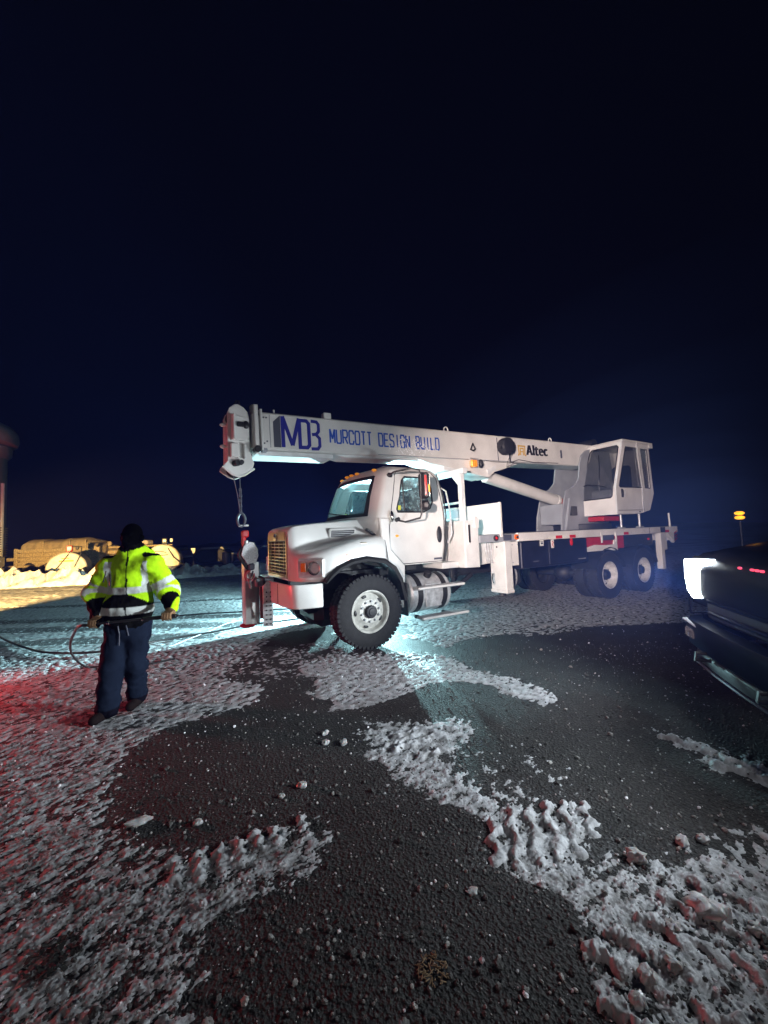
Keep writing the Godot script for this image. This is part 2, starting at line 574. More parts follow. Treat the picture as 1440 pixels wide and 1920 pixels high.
# ---------------------------------------------------------------- the dark pickup at the right edge
func pickup() -> void:
	var t := node("pickup_truck", self, Vector3(2.618, 0, -2.825))
	t.basis = Basis(Vector3(-0.30, 0, 0.954), Vector3.UP, F_DIR)
	tag(t, "dark pickup truck at the right edge with its headlight blazing", "pickup truck")
	# hood with a raised centre, as cross sections from front to windscreen
	var rings := []
	for s in [[0.03, 1.16, 0.90], [-0.02, 1.25, 0.97], [-0.12, 1.31, 1.0], [-0.45, 1.37, 1.01], [-0.9, 1.42, 1.01], [-1.35, 1.45, 1.0]]:
		var r := PackedVector3Array()
		for q in [[-1.0, -0.42], [-1.0, -0.12], [-0.985, -0.05], [-0.93, -0.012], [-0.72, 0.0], [-0.60, 0.035], [-0.3, 0.045], [0.0, 0.05], [0.3, 0.045], [0.60, 0.035], [0.72, 0.0], [0.93, -0.012], [0.985, -0.05], [1.0, -0.12], [1.0, -0.42]]:
			r.append(Vector3(q[0] * s[2], s[1] + q[1] * (0.5 if s[0] > 0.0 else 1.0), s[0]))
		rings.append(r)
	put("hood", mb().loft(rings), M.pickup, t, 50.0)
	put("fender", mb().prism(V2([0.0, 0.72, 0.0, 0.95, -0.1, 1.05, -1.35, 1.1, -1.35, 0.45, -1.42, 0.45, -1.40, 0.75, -1.28, 0.98, -1.0, 1.06, -0.72, 0.98, -0.58, 0.72]), -0.02, 0.02, 0.006), M.pickup, t)
	var fr: Node3D = t.get_node("fender")
	fr.basis = Basis(Vector3(0, 0, 1), Vector3(0, 1, 0), Vector3(-1, 0, 0)); fr.position = Vector3(-1.0, 0, 0)
	var fl := copy(fr, "fender", t)
	fl.position = Vector3(1.0, 0, 0)
	# front: grille with bars, bumper with valance, lamps
	put("grille_shell", mb().box(Vector3(0, 0.96, -0.05), Vector3(1.34, 0.46, 0.10), 0.03), M.black, t)
	for x in [-0.05, 0.10, 0.155, 0.21]: put("red_grille_dot", mb().box(Vector3(x, 1.235, 0.015), Vector3(0.034, 0.018, 0.02), 0.006), glow(lin(1.0, 0.08, 0.16), 0.9), t)  # small red glowing dots at the top of the grille
	for k in 4: put("grille_bar", mb().box(Vector3(0, 0.80 + k * 0.105, 0.012), Vector3(1.2, 0.035, 0.03), 0.01), M.pickup, t)
	var bu := []
	for s in [[-1.03, -0.42], [-1.02, -0.12], [-0.95, 0.02], [-0.8, 0.09], [-0.4, 0.12], [0.0, 0.13], [0.4, 0.12], [0.8, 0.09], [0.95, 0.02], [1.02, -0.12], [1.03, -0.42]]:
		var r := PackedVector3Array()
		for q in [[0.47, -0.02], [0.50, 0.01], [0.66, 0.02], [0.71, 0.0], [0.72, -0.10], [0.47, -0.10]]: r.append(Vector3(s[0], q[0], s[1] + q[1]))
		bu.append(r)
	put("bumper", mb().loft(bu), M.pickup, t, 50.0)
	put("valance", mb().loft(bu.map(func(r): 
		var o := PackedVector3Array()
		for p in r: o.append(Vector3(p.x * 0.97, 0.33 + (p.y - 0.47) * 0.5, p.z - 0.05))
		return o)), M.black, t, 50.0)
	put("valance_trim", mb().tube([Vector3(-1.0, 0.36, -0.2), Vector3(-0.93, 0.345, -0.03), Vector3(-0.78, 0.335, 0.06), Vector3(-0.4, 0.33, 0.09), Vector3(0, 0.33, 0.10), Vector3(0.4, 0.33, 0.09), Vector3(0.8, 0.335, 0.05)], 0.012), M.slate, t)
	for sx in [-1.0, 1.0]:
		var fog := put("fog_light", mb().box(Vector3(sx * 0.72, 0.60, 0.115), Vector3(0.16, 0.09, 0.03), 0.02), M.clear, t)
		put("fog_surround", mb().box(Vector3(sx * 0.66, 0.68, 0.10), Vector3(0.40, 0.022, 0.04), 0.008, Basis(Vector3.BACK, sx * 0.10)), M.grey, fog)
		put("tow_hook", mb().tube([Vector3(sx * 0.42, 0.50, 0.08), Vector3(sx * 0.42, 0.50, 0.20), Vector3(sx * 0.42, 0.45, 0.21), Vector3(sx * 0.42, 0.44, 0.10)], 0.016), M.black, t)
		var hl := node("headlight", t)
		var lens := mb()
		# the outer upright and the two bars that reach in toward the grille
		lens.prism(V2([sx * 0.93, 0.95, sx * 0.965, 1.08, sx * 0.945, 1.245, sx * 0.46, 1.27, sx * 0.47, 1.222, sx * 0.64, 1.20, sx * 0.67, 0.915, sx * 0.84, 0.89]), -0.05, 0.035, 0.012)
		put("running_lamp", lens, glow(lin(0.86, 0.95, 1.0), 30.0), hl)
		put("lamp_housing", mb().box(Vector3(sx * 0.70, 1.07, -0.09), Vector3(0.56, 0.40, 0.10), 0.02), M.black, hl)
		put("turn_lens", mb().box(Vector3(sx * 0.57, 1.08, -0.02), Vector3(0.12, 0.18, 0.03), 0.01), M.orange_lens, hl)
	for sx in [-1.0, 1.0]:
		for z in [-0.98, -4.6]:
			var w := node("wheel", t, Vector3(sx * 0.86, 0.41, z))
			w.rotation.y = sx * PI / 2
			put("tyre", mb().lathe([[0.25, -0.12], [0.36, -0.13], [0.40, -0.10], [0.41, 0.0], [0.40, 0.10], [0.36, 0.13], [0.25, 0.12]], Vector3(), Vector3(0, 0, 1), 36), M.rubber, w)
			put("rim", mb().lathe([[0.05, 0.10], [0.16, 0.11], [0.20, 0.06], [0.25, 0.11], [0.26, 0.10]], Vector3(), Vector3(0, 0, 1), 30), M.alu, w)
	# cab, glass and box behind
	put("cab", mb().box(Vector3(0, 0.95, -2.5), Vector3(2.0, 0.95, 2.3), 0.06), M.pickup, t)
	var roof := []
	for s in [[1.42, -1.35, -3.62, 0.98], [1.92, -1.98, -3.40, 0.80], [2.0, -2.2, -3.25, 0.70]]:
		roof.append(PackedVector3Array([Vector3(-s[3], s[0], s[1]), Vector3(s[3], s[0], s[1]), Vector3(s[3], s[0], s[2]), Vector3(-s[3], s[0], s[2])]))
	put("roof", mb().loft(roof), M.pickup, t, 20.0)
	put("windscreen", mb().quad_sheet(Vector3(-0.86, 1.47, -1.40), Vector3(0.86, 1.47, -1.40), Vector3(0.74, 1.88, -1.90), Vector3(-0.74, 1.88, -1.90), Vector3(0, 0.03, 0.02)), M.darkglass, t)
	put("cargo_box", mb().box(Vector3(0, 0.98, -4.65), Vector3(2.0, 0.90, 2.0), 0.05), M.pickup, t)
	# the light that the two headlights throw
	var c := lin(0.84, 0.93, 1.0)
	for x in [-0.80, 0.80]:
		spot(self, t.to_global(Vector3(x, 1.05, 0.10)), t.to_global(Vector3(x * 1.0, 0.80, 6.0)), c, 6.5, 66.0, 0.10, 1.0)
		spot(self, t.to_global(Vector3(x, 1.07, 0.11)), t.to_global(Vector3(x * 1.0, 1.0, 6.0)), c, 22.0, 27.0, 0.10, 1.0)
	# added bluish haze at the pickup's front, standing in for the headlight's glow
	for k in 6:
		var fv := FogVolume.new()
		fv.shape = RenderingServer.FOG_VOLUME_SHAPE_ELLIPSOID
		fv.size = Vector3(1.0, 0.62, 1.0) * (2.2 * pow(1.32, k))
		var fm := FogMaterial.new()
		fm.density = 0.0240 * pow(0.52, k)
		fm.albedo = Color(0.42, 0.60, 1.0)
		fv.material = fm
		named(fv, "added_glow_haze")
		fv.position = Vector3(4.0, 1.5, -4.9)
		tag(fv, "thin bluish haze added for the glow round the pickup's glaring headlight", "", "", "stuff")
	# a double amber lamp of something that stands beyond the pickup
	var a := node("marker_lamp", self, Vector3(5.5, 0, -5.96))
	tag(a, "double amber marker lamp on a dark post beyond the pickup", "lamp")
	put("post", mb().cyl(Vector3(), Vector3(0, 1.6, 0), 0.010), M.black, a)
	put("bracket", mb().box(Vector3(0, 1.685, -0.03), Vector3(0.13, 0.12, 0.04), 0.01), M.black, a)
	for y in [1.65, 1.72]: put("lamp_lens", mb().ball(Vector3(0, y, 0.0), Vector3(0.075, 0.03, 0.04), 8), glow(lin(1.0, 0.42, 0.02), 1.6), a)
	omni(a, Vector3(0, 1.685, 0.10), lin(1.0, 0.45, 0.03), 0.012, 0.05)


# ---------------------------------------------------------------- ground: asphalt yard with packed and scattered snow
const GX := 360
const GZ := 300
const GS := 0.04
var cover := PackedFloat32Array()
var dusting := PackedFloat32Array()
var n_lump := FastNoiseLite.new()
var n_edge := FastNoiseLite.new()
var n_roll := FastNoiseLite.new()
var n_fine := FastNoiseLite.new()
var lugs := []


func cover_map() -> void:
	var bare := V2([-1.97, -3.37, -2.04, -3.03, -1.88, -2.67, -1.65, -2.32, -1.41, -2.11, -1.13, -2.07, -0.88, -2.13, -0.72, -2.24, -0.55, -2.28, -0.35, -2.22, -0.32, -2.07, -0.37, -1.91, -0.5, -1.82, -0.64, -1.77, -0.77, -1.68, -0.8, -1.6, -0.73, -1.51, -0.68, -1.37, -0.66, -0.4, 7.5, -0.4, 7.5, -6.2, 3.1, -6.35, 0.9, -5.75, 0.2, -6.0, 0.4, -6.9, -0.6, -7.4, -1.9, -6.6, -2.0, -5.2, -1.35, -4.3, -1.3, -3.85])
	# [polygon, how much snow lies there]
	var patches := [
		[[-2.1, -5.6, -1.0, -6.1, -0.4, -5.6, -0.7, -4.9, -1.3, -4.4, -2.0, -4.5], 0.40],
		[[-1.17, -5.02, -0.65, -5.28, 0.14, -5.37, 0.81, -5.04, 0.93, -4.63, 1.3, -4.25, 1.58, -3.82, 1.48, -3.53, 1.28, -3.59, 1.02, -4.04, 0.73, -4.26, 0.37, -4.15, 0.03, -3.85, -0.22, -3.69, -0.51, -3.61, -0.72, -3.98], 0.86],
		[[-0.42, -3.22, -0.16, -3.31, 0.2, -3.38, 0.52, -3.41, 0.7, -3.24, 0.57, -3.01, 0.38, -2.93, 0.4, -2.7, 0.48, -2.43, 0.79, -2.32, 1.03, -2.31, 1.12, -2.21, 0.98, -2.05, 0.85, -1.95, 0.9, -1.84, 0.75, -1.78, 0.61, -1.84, 0.49, -1.93, 0.46, -2.1, 0.33, -2.3, 0.13, -2.5, -0.09, -2.73, -0.19, -3.01], 0.84],
		[[0.6, -1.86, 0.9, -1.86, 1.12, -1.9, 1.32, -1.95, 1.54, -2.0, 1.9, -2.05, 2.6, -2.0, 2.6, -0.6, 0.62, -0.6, 0.60, -1.3, 0.69, -1.40, 0.70, -1.50, 0.78, -1.58], 0.72],
		[[1.99, -3.01, 2.19, -2.96, 2.26, -2.77, 2.34, -2.66, 2.55, -2.6, 2.55, -2.2, 2.17, -2.32, 2.13, -2.43, 2.07, -2.63, 1.97, -2.83], 0.80],
		[[0.34, -8.09, 0.84, -8.46, 2.27, -9.57, 3.05, -9.54, 1.81, -7.68, 1.21, -6.29, 0.88, -5.44, 0.68, -5.55, 0.55, -6.2, 0.4, -7.0], 0.90],
		[[2.2, -7.2, 2.77, -8.68, 3.99, -8.75, 5.65, -9.1, 7.66, -9.92, 4.89, -6.39, 4.07, -6.35, 3.19, -6.31], 0.80],
		[[1.8, -6.55, 2.7, -6.79, 3.1, -6.15, 2.14, -5.81], 0.60],
		[[0.45, -2.95, 1.0, -3.0, 1.2, -2.4, 0.9, -2.3, 0.5, -2.45], 0.30],
	]
	var polys := []
	for p in patches: polys.append([V2(p[0]), p[1], Rect2()])
	for p in polys:
		var r := Rect2(p[0][0], Vector2())
		for q in p[0]: r = r.expand(q)
		p[2] = r
	var raw := PackedFloat32Array(); raw.resize(GX * GZ)
	for j in GZ:
		for i in GX:
			var q := Vector2(-7.2 + i * GS, -0.4 - j * GS)
			var m := 0.70
			if q.y < -6.5: m = 0.86
			if Geometry2D.is_point_in_polygon(q, bare): m = 0.06
			for p in polys:
				if p[2].has_point(q) and Geometry2D.is_point_in_polygon(q, p[0]): m = p[1]
			raw[j * GX + i] = m
	for pass_ in 2:
		var out := raw.duplicate()
		for j in range(2, GZ - 2):
			for i in range(2, GX - 2):
				var k := j * GX + i
				out[k] = (raw[k] * 2.0 + raw[k - 1] + raw[k + 1] + raw[k - GX] + raw[k + GX] + raw[k - 2] + raw[k + 2] + raw[k - 2 * GX] + raw[k + 2 * GX]) / 10.0
		raw = out
	cover = raw
	# a wider blur for the dusting round the patches
	for pass_ in 5:
		var o2 := raw.duplicate()
		for j in range(3, GZ - 3):
			for i in range(3, GX - 3):
				var k := j * GX + i
				o2[k] = (raw[k] + raw[k - 3] + raw[k + 3] + raw[k - 3 * GX] + raw[k + 3 * GX]) / 5.0
		raw = o2
	dusting = raw


func dust_at(x: float, z: float) -> float:
	var i := clampi(int((x + 7.2) / GS), 0, GX - 1)
	var j := clampi(int((-0.4 - z) / GS), 0, GZ - 1)
	return dusting[j * GX + i]


func cover_at(x: float, z: float) -> float:
	var u := clampf((x + 7.2) / GS, 0.0, GX - 1.001)
	var w := clampf((-0.4 - z) / GS, 0.0, GZ - 1.001)
	var i := int(u); var j := int(w)
	var fu := u - i; var fw := w - j
	var k := j * GX + i
	return lerpf(lerpf(cover[k], cover[k + 1], fu), lerpf(cover[k + GX], cover[k + GX + 1], fu), fw)


func noise_of(sd: int, f: float, oct: int) -> FastNoiseLite:
	var n := FastNoiseLite.new()
	n.seed = sd; n.frequency = f; n.fractal_octaves = oct
	n.noise_type = FastNoiseLite.TYPE_SIMPLEX_SMOOTH
	return n


# wheel lanes in the far snow: [x, z] to [x, z], half width, lug pitch
var lanes := [[-26, -12.6, 16, -13.6, 0.30, 0.16], [-26, -14.6, 14, -15.8, 0.34, 0.18], [-24, -10.4, 4, -11.2, 0.26, 0.15], [-20, -9.4, -1, -8.3, 0.24, 0.14], [-16, -8.2, -2.4, -7.5, 0.22, 0.13], [-26, -16.2, 10, -18.0, 0.34, 0.18], [-12, -6.6, -3.0, -6.7, 0.22, 0.14]]


func lane_height(x: float, z: float) -> float:
	var h := 0.0
	for l in lanes:
		var d := Vector2(l[2] - l[0], l[3] - l[1])
		var p := Vector2(x - l[0], z - l[1])
		var u := p.dot(d) / d.length_squared()
		if u < 0.0 or u > 1.0: continue
		var s := absf(p.cross(d.normalized()))
		if s > l[4] + 0.12: continue
		var along := u * d.length()
		if s < l[4]:
			var skew: float = along + (s if p.cross(d) > 0.0 else -s) * 0.5
			h += -0.028 + 0.02 * smoothstep(-0.3, 0.3, sin(skew * TAU / l[5])) * smoothstep(l[4], l[4] - 0.05, s)
		else:
			h += 0.012 * (1.0 - absf(s - l[4] - 0.06) / 0.06)
	return h


func ground_height(x: float, z: float) -> float:
	return n_roll.get_noise_2d(x, z) * 0.012


# ridges that tyre lugs pressed up: each a short wavy capsule
func lug_height(x: float, z: float) -> float:
	var h := 0.0
	for g in lugs:
		var r: Rect2 = g[0]
		if not r.has_point(Vector2(x, z)): continue
		var a: Vector2 = g[1]
		var d: Vector2 = g[2] - a
		var p := Vector2(x, z) - a
		var u := clampf(p.dot(d) / d.length_squared(), 0.0, 1.0)
		var off := p - d * u
		var side: Vector2 = Vector2(-d.y, d.x).normalized() * sin(u * 11.0 + g[5]) * g[3] * 0.45
		var s: float = (off - side).length() / (g[3] * (0.75 + 0.35 * sin(u * 17.0 + g[5] * 2.0)))
		if s < 1.0: h = maxf(h, g[4] * sqrt(1.0 - s * s) * (1.0 - 0.5 * u * u))
	return h


func add_lugs(list: Array, r: float, h: float) -> void:
	for q in list:
		var a := Vector2(q[0], q[1]); var b := Vector2(q[2], q[3])
		lugs.append([Rect2(a, Vector2()).expand(b).grow(r * 1.8), a, b, r, h, rng.randf() * 6.0])


func ground() -> void:
	n_lump = noise_of(4, 11.0, 4)
	n_edge = noise_of(8, 2.6, 4)
	n_roll = noise_of(12, 0.35, 2)
	n_fine = noise_of(15, 42.0, 3)
	cover_map()
	add_lugs([[0.52, -2.19, 0.47, -1.93], [0.64, -2.26, 0.57, -1.91], [0.75, -2.29, 0.67, -1.93], [0.85, -2.31, 0.78, -1.93], [0.95, -2.32, 0.89, -1.98], [1.06, -2.30, 1.02, -2.1]], 0.034, 0.026)
	add_lugs([[-1.12, -2.03, -1.03, -1.88], [-1.0, -2.04, -0.93, -1.90], [-0.92, -2.09, -0.85, -1.95], [-0.84, -2.13, -0.77, -2.0], [-0.76, -2.18, -0.69, -2.05], [-0.69, -2.21, -0.62, -2.1], [-0.55, -2.28, -0.5, -2.2]], 0.024, 0.022)
	add_lugs([[0.02, -2.93, 0.30, -3.10], [0.10, -2.98, 0.42, -3.17], [-0.05, -2.99, 0.28, -3.20], [0.16, -3.14, 0.50, -3.25], [0.0, -3.1, 0.4, -3.30], [0.2, -2.83, 0.42, -2.95]], 0.036, 0.026)
	add_lugs([[0.70, -1.54, 0.90, -1.40], [0.80, -1.60, 1.02, -1.45], [0.96, -1.66, 1.16, -1.50], [1.12, -1.72, 1.32, -1.58], [0.66, -1.38, 0.82, -1.26], [0.95, -1.36, 1.14, -1.24], [1.20, -1.48, 1.36, -1.36], [1.3, -1.8, 1.5, -1.66], [0.78, -1.24, 0.95, -1.12], [1.36, -1.6, 1.6, -1.45], [1.02, -1.24, 1.2, -1.12]], 0.036, 0.024)
	add_lugs([[2.0, -2.98, 2.2, -2.75], [2.15, -2.75, 2.3, -2.5], [2.1, -2.6, 2.3, -2.4]], 0.04, 0.03)
	var low := ArrayMesh.new()
	var top := ArrayMesh.new()
	# [near z, far z, cell, half width near, ...]; finer where there is more to see
	for s in [[-0.55, -1.92, 0.0075, 2.4], [-1.9, -3.42, 0.011, 4.0], [-3.4, -6.04, 0.02, 7.0], [-6.0, -11.1, 0.034, 13.0], [-11.0, -20.2, 0.08, 26.0], [-20.0, -26.2, 0.16, 32.0], [-26.0, -120.0, 1.6, 130.0]]:
		strip(low, top, s[0], s[1], s[2], s[3])
	var g := MeshInstance3D.new()
	g.mesh = low
	named(g, "asphalt_ground")
	tag(g, "dark gravelly asphalt yard dusted with frost", "", "", "structure")
	var w := MeshInstance3D.new()
	w.mesh = top
	named(w, "snow_cover")
	tag(w, "packed and tyre-marked snow over the yard", "", "", "structure")
	# the land all round, a little lower
	var land := mb().box(Vector3(0, -0.35, 0), Vector3(900, 0.5, 900), 0.01)
	tag(put("terrain", land, mat(lin(0.30, 0.31, 0.34), 0.9, 0.0, M.streak_tex, 0.05)), "snowy open land beyond the yard", "", "", "structure")


func strip(low: ArrayMesh, top: ArrayMesh, z0: float, z1: float, cell: float, hw: float) -> void:
	var nx := int(2.0 * hw / cell) + 1
	var nz := int((z0 - z1) / cell) + 1
	var far := cell > 0.05
	var mid := cell > 0.05
	var n := nx * nz
	var pa := PackedVector3Array(); pa.resize(n)
	var ps := PackedVector3Array(); ps.resize(n)
	var ca := PackedColorArray(); ca.resize(n)
	var cs := PackedColorArray(); cs.resize(n)
	var asphalt := Color(0.033, 0.031, 0.029)
	var frost := Color(0.42, 0.43, 0.45)
	var clean := Color(0.52, 0.53, 0.55)
	var dirty := Color(0.20, 0.195, 0.19)
	for j in nz:
		var z := z0 - j * cell
		for i in nx:
			var x := -hw + i * cell
			var k := j * nx + i
			var base := n_roll.get_noise_2d(x, z) * 0.012
			var lump := n_lump.get_noise_2d(x, z) if z < -5.0 else n_lump.get_noise_2d((x * 0.80 + z * 0.60) * 1.12, (z * 0.80 - x * 0.60) * 0.84)
			var edge := n_edge.get_noise_2d(x, z)
			var m := 0.92
			var du := 0.92
			if z > -12.3 and absf(x) < 7.1:
				m = cover_at(x + edge * 0.12, z + lump * 0.08)
				du = dust_at(x + edge * 0.15, z + lump * 0.12)
			var fine := 0.0 if mid else n_fine.get_noise_2d(x, z)
			var s := (m - 0.56) * 1.7 + edge * 0.6 + lump * 0.7 + fine * 0.55
			var h := base + clampf(s, -0.6, 0.8) * 0.009 + (lump * (0.0055 if z > -5.0 else 0.018) + fine * (0.0046 if z > -5.0 else 0.008)) * smoothstep(-0.3, 0.4, s)
			if z < -5.5 or x < -2.0: h += lane_height(x, z)
			if z > -3.5:
				var lg := lug_height(x, z)
				if lg > 0.0:
					h = maxf(h, base) + lg * (1.0 + fine * 0.25)
					s = maxf(s, 0.2)
			if far: h = base + 0.015 + lump * 0.035 + n_fine.get_noise_2d(x * 0.3, z * 0.3) * 0.02 + (lane_height(x, z) if z > -24.0 else 0.0)
			ps[k] = Vector3(x, h, z)
			pa[k] = Vector3(x, base + fine * (0.0019 + edge * 0.0018) - (0.05 if far else 0.0), z)
			var dust := smoothstep(0.28, 0.95, du * 0.85 + fine * 0.42 + lump * 0.30 + edge * 0.18)
			var tone := clampf(0.9 + edge * 0.7 + base * 20.0, 0.45, 1.6)
			ca[k] = Color(asphalt.r * tone, asphalt.g * tone, asphalt.b * tone).lerp(frost, dust * 0.9)
			var dirt := clampf(0.35 - lump * 0.9 + edge * 0.5 - s * 0.25, 0.0, 1.0)
			cs[k] = clean.lerp(dirty, dirt)
	put_grid(low, pa, ca, nx, nz, M.asphalt, PackedVector3Array())
	put_grid(top, ps, cs, nx, nz, M.snow, pa)


func put_grid(m: ArrayMesh, p: PackedVector3Array, c: PackedColorArray, nx: int, nz: int, material: Material, under: PackedVector3Array) -> void:
	var nn := PackedVector3Array(); nn.resize(nx * nz)
	var ix := PackedInt32Array()
	var cut := under.size() > 0
	for j in nz:
		for i in nx:
			var k := j * nx + i
			var a := p[k - 1 if i > 0 else k]
			var b := p[k + 1 if i < nx - 1 else k]
			var d := p[k - nx if j > 0 else k]
			var e := p[k + nx if j < nz - 1 else k]
			nn[k] = (d - e).cross(b - a).normalized()
			if i < nx - 1 and j < nz - 1:
				if cut and p[k].y < under[k].y - 0.001 and p[k + 1].y < under[k + 1].y - 0.001 and p[k + nx].y < under[k + nx].y - 0.001 and p[k + nx + 1].y < under[k + nx + 1].y - 0.001: continue
				ix.append(k); ix.append(k + nx + 1); ix.append(k + 1)
				ix.append(k); ix.append(k + nx); ix.append(k + nx + 1)
	var arr := []
	arr.resize(Mesh.ARRAY_MAX)
	arr[Mesh.ARRAY_VERTEX] = p
	arr[Mesh.ARRAY_NORMAL] = nn
	arr[Mesh.ARRAY_COLOR] = c
	arr[Mesh.ARRAY_INDEX] = ix
	m.add_surface_from_arrays(Mesh.PRIMITIVE_TRIANGLES, arr)
	m.surface_set_material(m.get_surface_count() - 1, material)


# ---------------------------------------------------------------- the crane truck. x runs back along it from the front axle, z toward the viewer
func crane_truck() -> void:
	var t := node("crane_truck", self, TRUCK_AT, TRUCK_TURN)
	tag(t, "white boom truck crane with blue lettering on its long boom", "crane truck")
	await truck_front(t)
	await truck_cab(t)
	truck_wheels(t)
	truck_body(t)
	truck_boom(t)
	await operator_cab(t)


func spread(secs: Array, steps: int) -> Array:
	# rows of points, more rows laid smoothly between them
	var out := []
	for k in secs.size() - 1:
		for s in steps:
			out.append(between(secs, k, float(s) / steps))
	out.append(secs[-1])
	return out


func between(secs: Array, k: int, u: float) -> PackedVector3Array:
	var a: PackedVector3Array = secs[maxi(k - 1, 0)]
	var b: PackedVector3Array = secs[k]
	var c: PackedVector3Array = secs[k + 1]
	var d: PackedVector3Array = secs[mini(k + 2, secs.size() - 1)]
	var r := PackedVector3Array()
	for i in b.size(): r.append(b[i].cubic_interpolate(c[i], a[i], d[i], u))
	return r


func truck_front(t: Node3D) -> void:
	var half := [
		[-0.99, 0.58, 1.0, 0.60, 1.15, 0.60, 1.3, 0.595, 1.36, 0.59, 1.42, 0.585, 1.48, 0.58, 1.56, 0.56, 1.64, 0.48, 1.675, 0.0, 1.69],
		[-0.93, 0.80, 1.0, 0.82, 1.15, 0.82, 1.29, 0.78, 1.36, 0.70, 1.40, 0.64, 1.46, 0.62, 1.57, 0.59, 1.68, 0.51, 1.715, 0.0, 1.73],
		[-0.84, 0.96, 1.0, 0.98, 1.15, 0.98, 1.31, 0.93, 1.375, 0.83, 1.41, 0.66, 1.46, 0.635, 1.58, 0.60, 1.70, 0.525, 1.735, 0.0, 1.75],
		[-0.66, 1.10, 1.0, 1.13, 1.15, 1.12, 1.33, 1.06, 1.41, 0.95, 1.44, 0.68, 1.48, 0.645, 1.60, 0.61, 1.725, 0.535, 1.76, 0.0, 1.775],
		[-0.45, 1.14, 1.0, 1.17, 1.15, 1.165, 1.36, 1.10, 1.46, 0.98, 1.49, 0.71, 1.51, 0.66, 1.62, 0.62, 1.745, 0.545, 1.78, 0.0, 1.795],
		[-0.1, 1.14, 1.0, 1.17, 1.15, 1.165, 1.40, 1.10, 1.53, 0.98, 1.56, 0.74, 1.57, 0.68, 1.66, 0.64, 1.775, 0.56, 1.815, 0.0, 1.83],
		[0.2, 1.12, 1.0, 1.15, 1.15, 1.14, 1.40, 1.08, 1.54, 0.98, 1.585, 0.80, 1.60, 0.73, 1.69, 0.68, 1.80, 0.60, 1.84, 0.0, 1.855],
		[0.33, 1.08, 1.0, 1.11, 1.15, 1.10, 1.40, 1.05, 1.54, 0.97, 1.58, 0.82, 1.61, 0.77, 1.70, 0.72, 1.81, 0.63, 1.845, 0.0, 1.86],
	]
	var secs := []
	for s in half:
		var r := []
		for i in range(1, s.size(), 2): r.append(Vector3(s[0], s[i + 1] + smoothstep(1.5, 1.72, s[i + 1]) * lerpf(0.06, 0.025, clampf((s[0] + 1.0) / 1.3, 0.0, 1.0)), s[i]))
		secs.append(PackedVector3Array(r))
	var rings := []
	for row in spread(secs, 4):
		var fine := []
		for i in row.size() - 1:
			for k in 3: fine.append(row[i].cubic_interpolate(row[i + 1], row[maxi(i - 1, 0)], row[mini(i + 2, row.size() - 1)], k / 3.0))
		fine.append(row[-1])
		var ring := PackedVector3Array(fine)
		for i in range(fine.size() - 2, -1, -1): ring.append(Vector3(fine[i].x, fine[i].y, -fine[i].z))
		rings.append(ring)
	rings.reverse()
	var shell := mb().loft(rings)
	var arch := mb().prism(V2([-0.66, 0.9, -0.62, 1.02, -0.50, 1.14, -0.30, 1.23, -0.05, 1.26, 0.22, 1.21, 0.40, 1.08, 0.50, 0.9]), -1.4, 1.4)
	var nose := mb().box(Vector3(-1.0, 1.345, 0), Vector3(0.12, 0.64, 1.02), 0.02)
	var made: MB = await carve(shell, [arch, nose])
	var hood := put("hood", made, M.white, t, 42.0)
	# grille: frame, surround and bars
	var gr := node("grille", t)
	put("surround", mb().box(Vector3(-0.935, 1.345, 0), Vector3(0.03, 0.66, 1.04), 0.01), M.black, gr)
	var fr := mb()
	fr.stroke([Vector2(-0.50, 1.04), Vector2(-0.50, 1.63), Vector2(-0.44, 1.69), Vector2(0.44, 1.69), Vector2(0.50, 1.63), Vector2(0.50, 1.04)], 0.035, 0.0, 0.03, true)
	fr.box(Vector3(0, 1.625, -0.01), Vector3(0.94, 0.11, 0.03), 0.008)
	var fo := put("frame", fr, M.gold, gr)
	fo.basis = Basis(Vector3(0, 0, 1), Vector3.UP, Vector3(-1, 0, 0)); fo.position = Vector3(-1.005, 0, 0)
	put("emblem", mb().lathe([[0.06, 0.0], [0.06, 0.012], [0.04, 0.018]], Vector3(-1.018, 1.63, 0), Vector3(-1, 0, 0), 20), M.chrome, gr)
	for k in 10:
		put("bar", mb().box(Vector3(-0.985, 1.075 + k * 0.05, 0), Vector3(0.035, 0.013, 0.95), 0.004), M.gold, gr)
	for z in [-0.25, 0.0, 0.25]: put("upright", mb().box(Vector3(-0.965, 1.30, z), Vector3(0.012, 0.5, 0.012), 0.003), M.alu, gr)
	# headlights on the corners
	for s in [1.0, -1.0]:
		var h := node("headlight", t)
		var turn := Basis(Vector3.UP, s * 0.70)          # along the swept corner
		var at := Vector3(-0.79, 1.19, s * 0.985)
		var g := mb(Transform3D(turn, at))
		g.box(Vector3(-0.022, 0, 0), Vector3(0.05, 0.27, 0.41), 0.02)
		put("bezel", g, M.white, h)
		g = mb(Transform3D(turn, at))
		g.box(Vector3(-0.052, 0, 0), Vector3(0.012, 0.23, 0.38), 0.004)
		put("bucket", g, M.alu, h)
		g = mb(Transform3D(turn, at))
		g.lathe([[0.02, -0.03], [0.06, -0.01], [0.088, 0.012], [0.094, 0.016]], Vector3(-0.062, 0.0, s * 0.07), Vector3(-1, 0, 0), 24, false)
		put("reflector", g, M.chrome, h)
		g = mb(Transform3D(turn, at))
		g.ball(Vector3(-0.066, 0, s * 0.07), Vector3(0.016, 0.085, 0.085), 10)
		put("lamp_lens", g, M.clear, h)
		g = mb(Transform3D(turn, at))
		g.box(Vector3(-0.062, 0.01, s * -0.10), Vector3(0.02, 0.12, 0.08), 0.015)
		put("turn_lens", g, M.orange_lens, h)
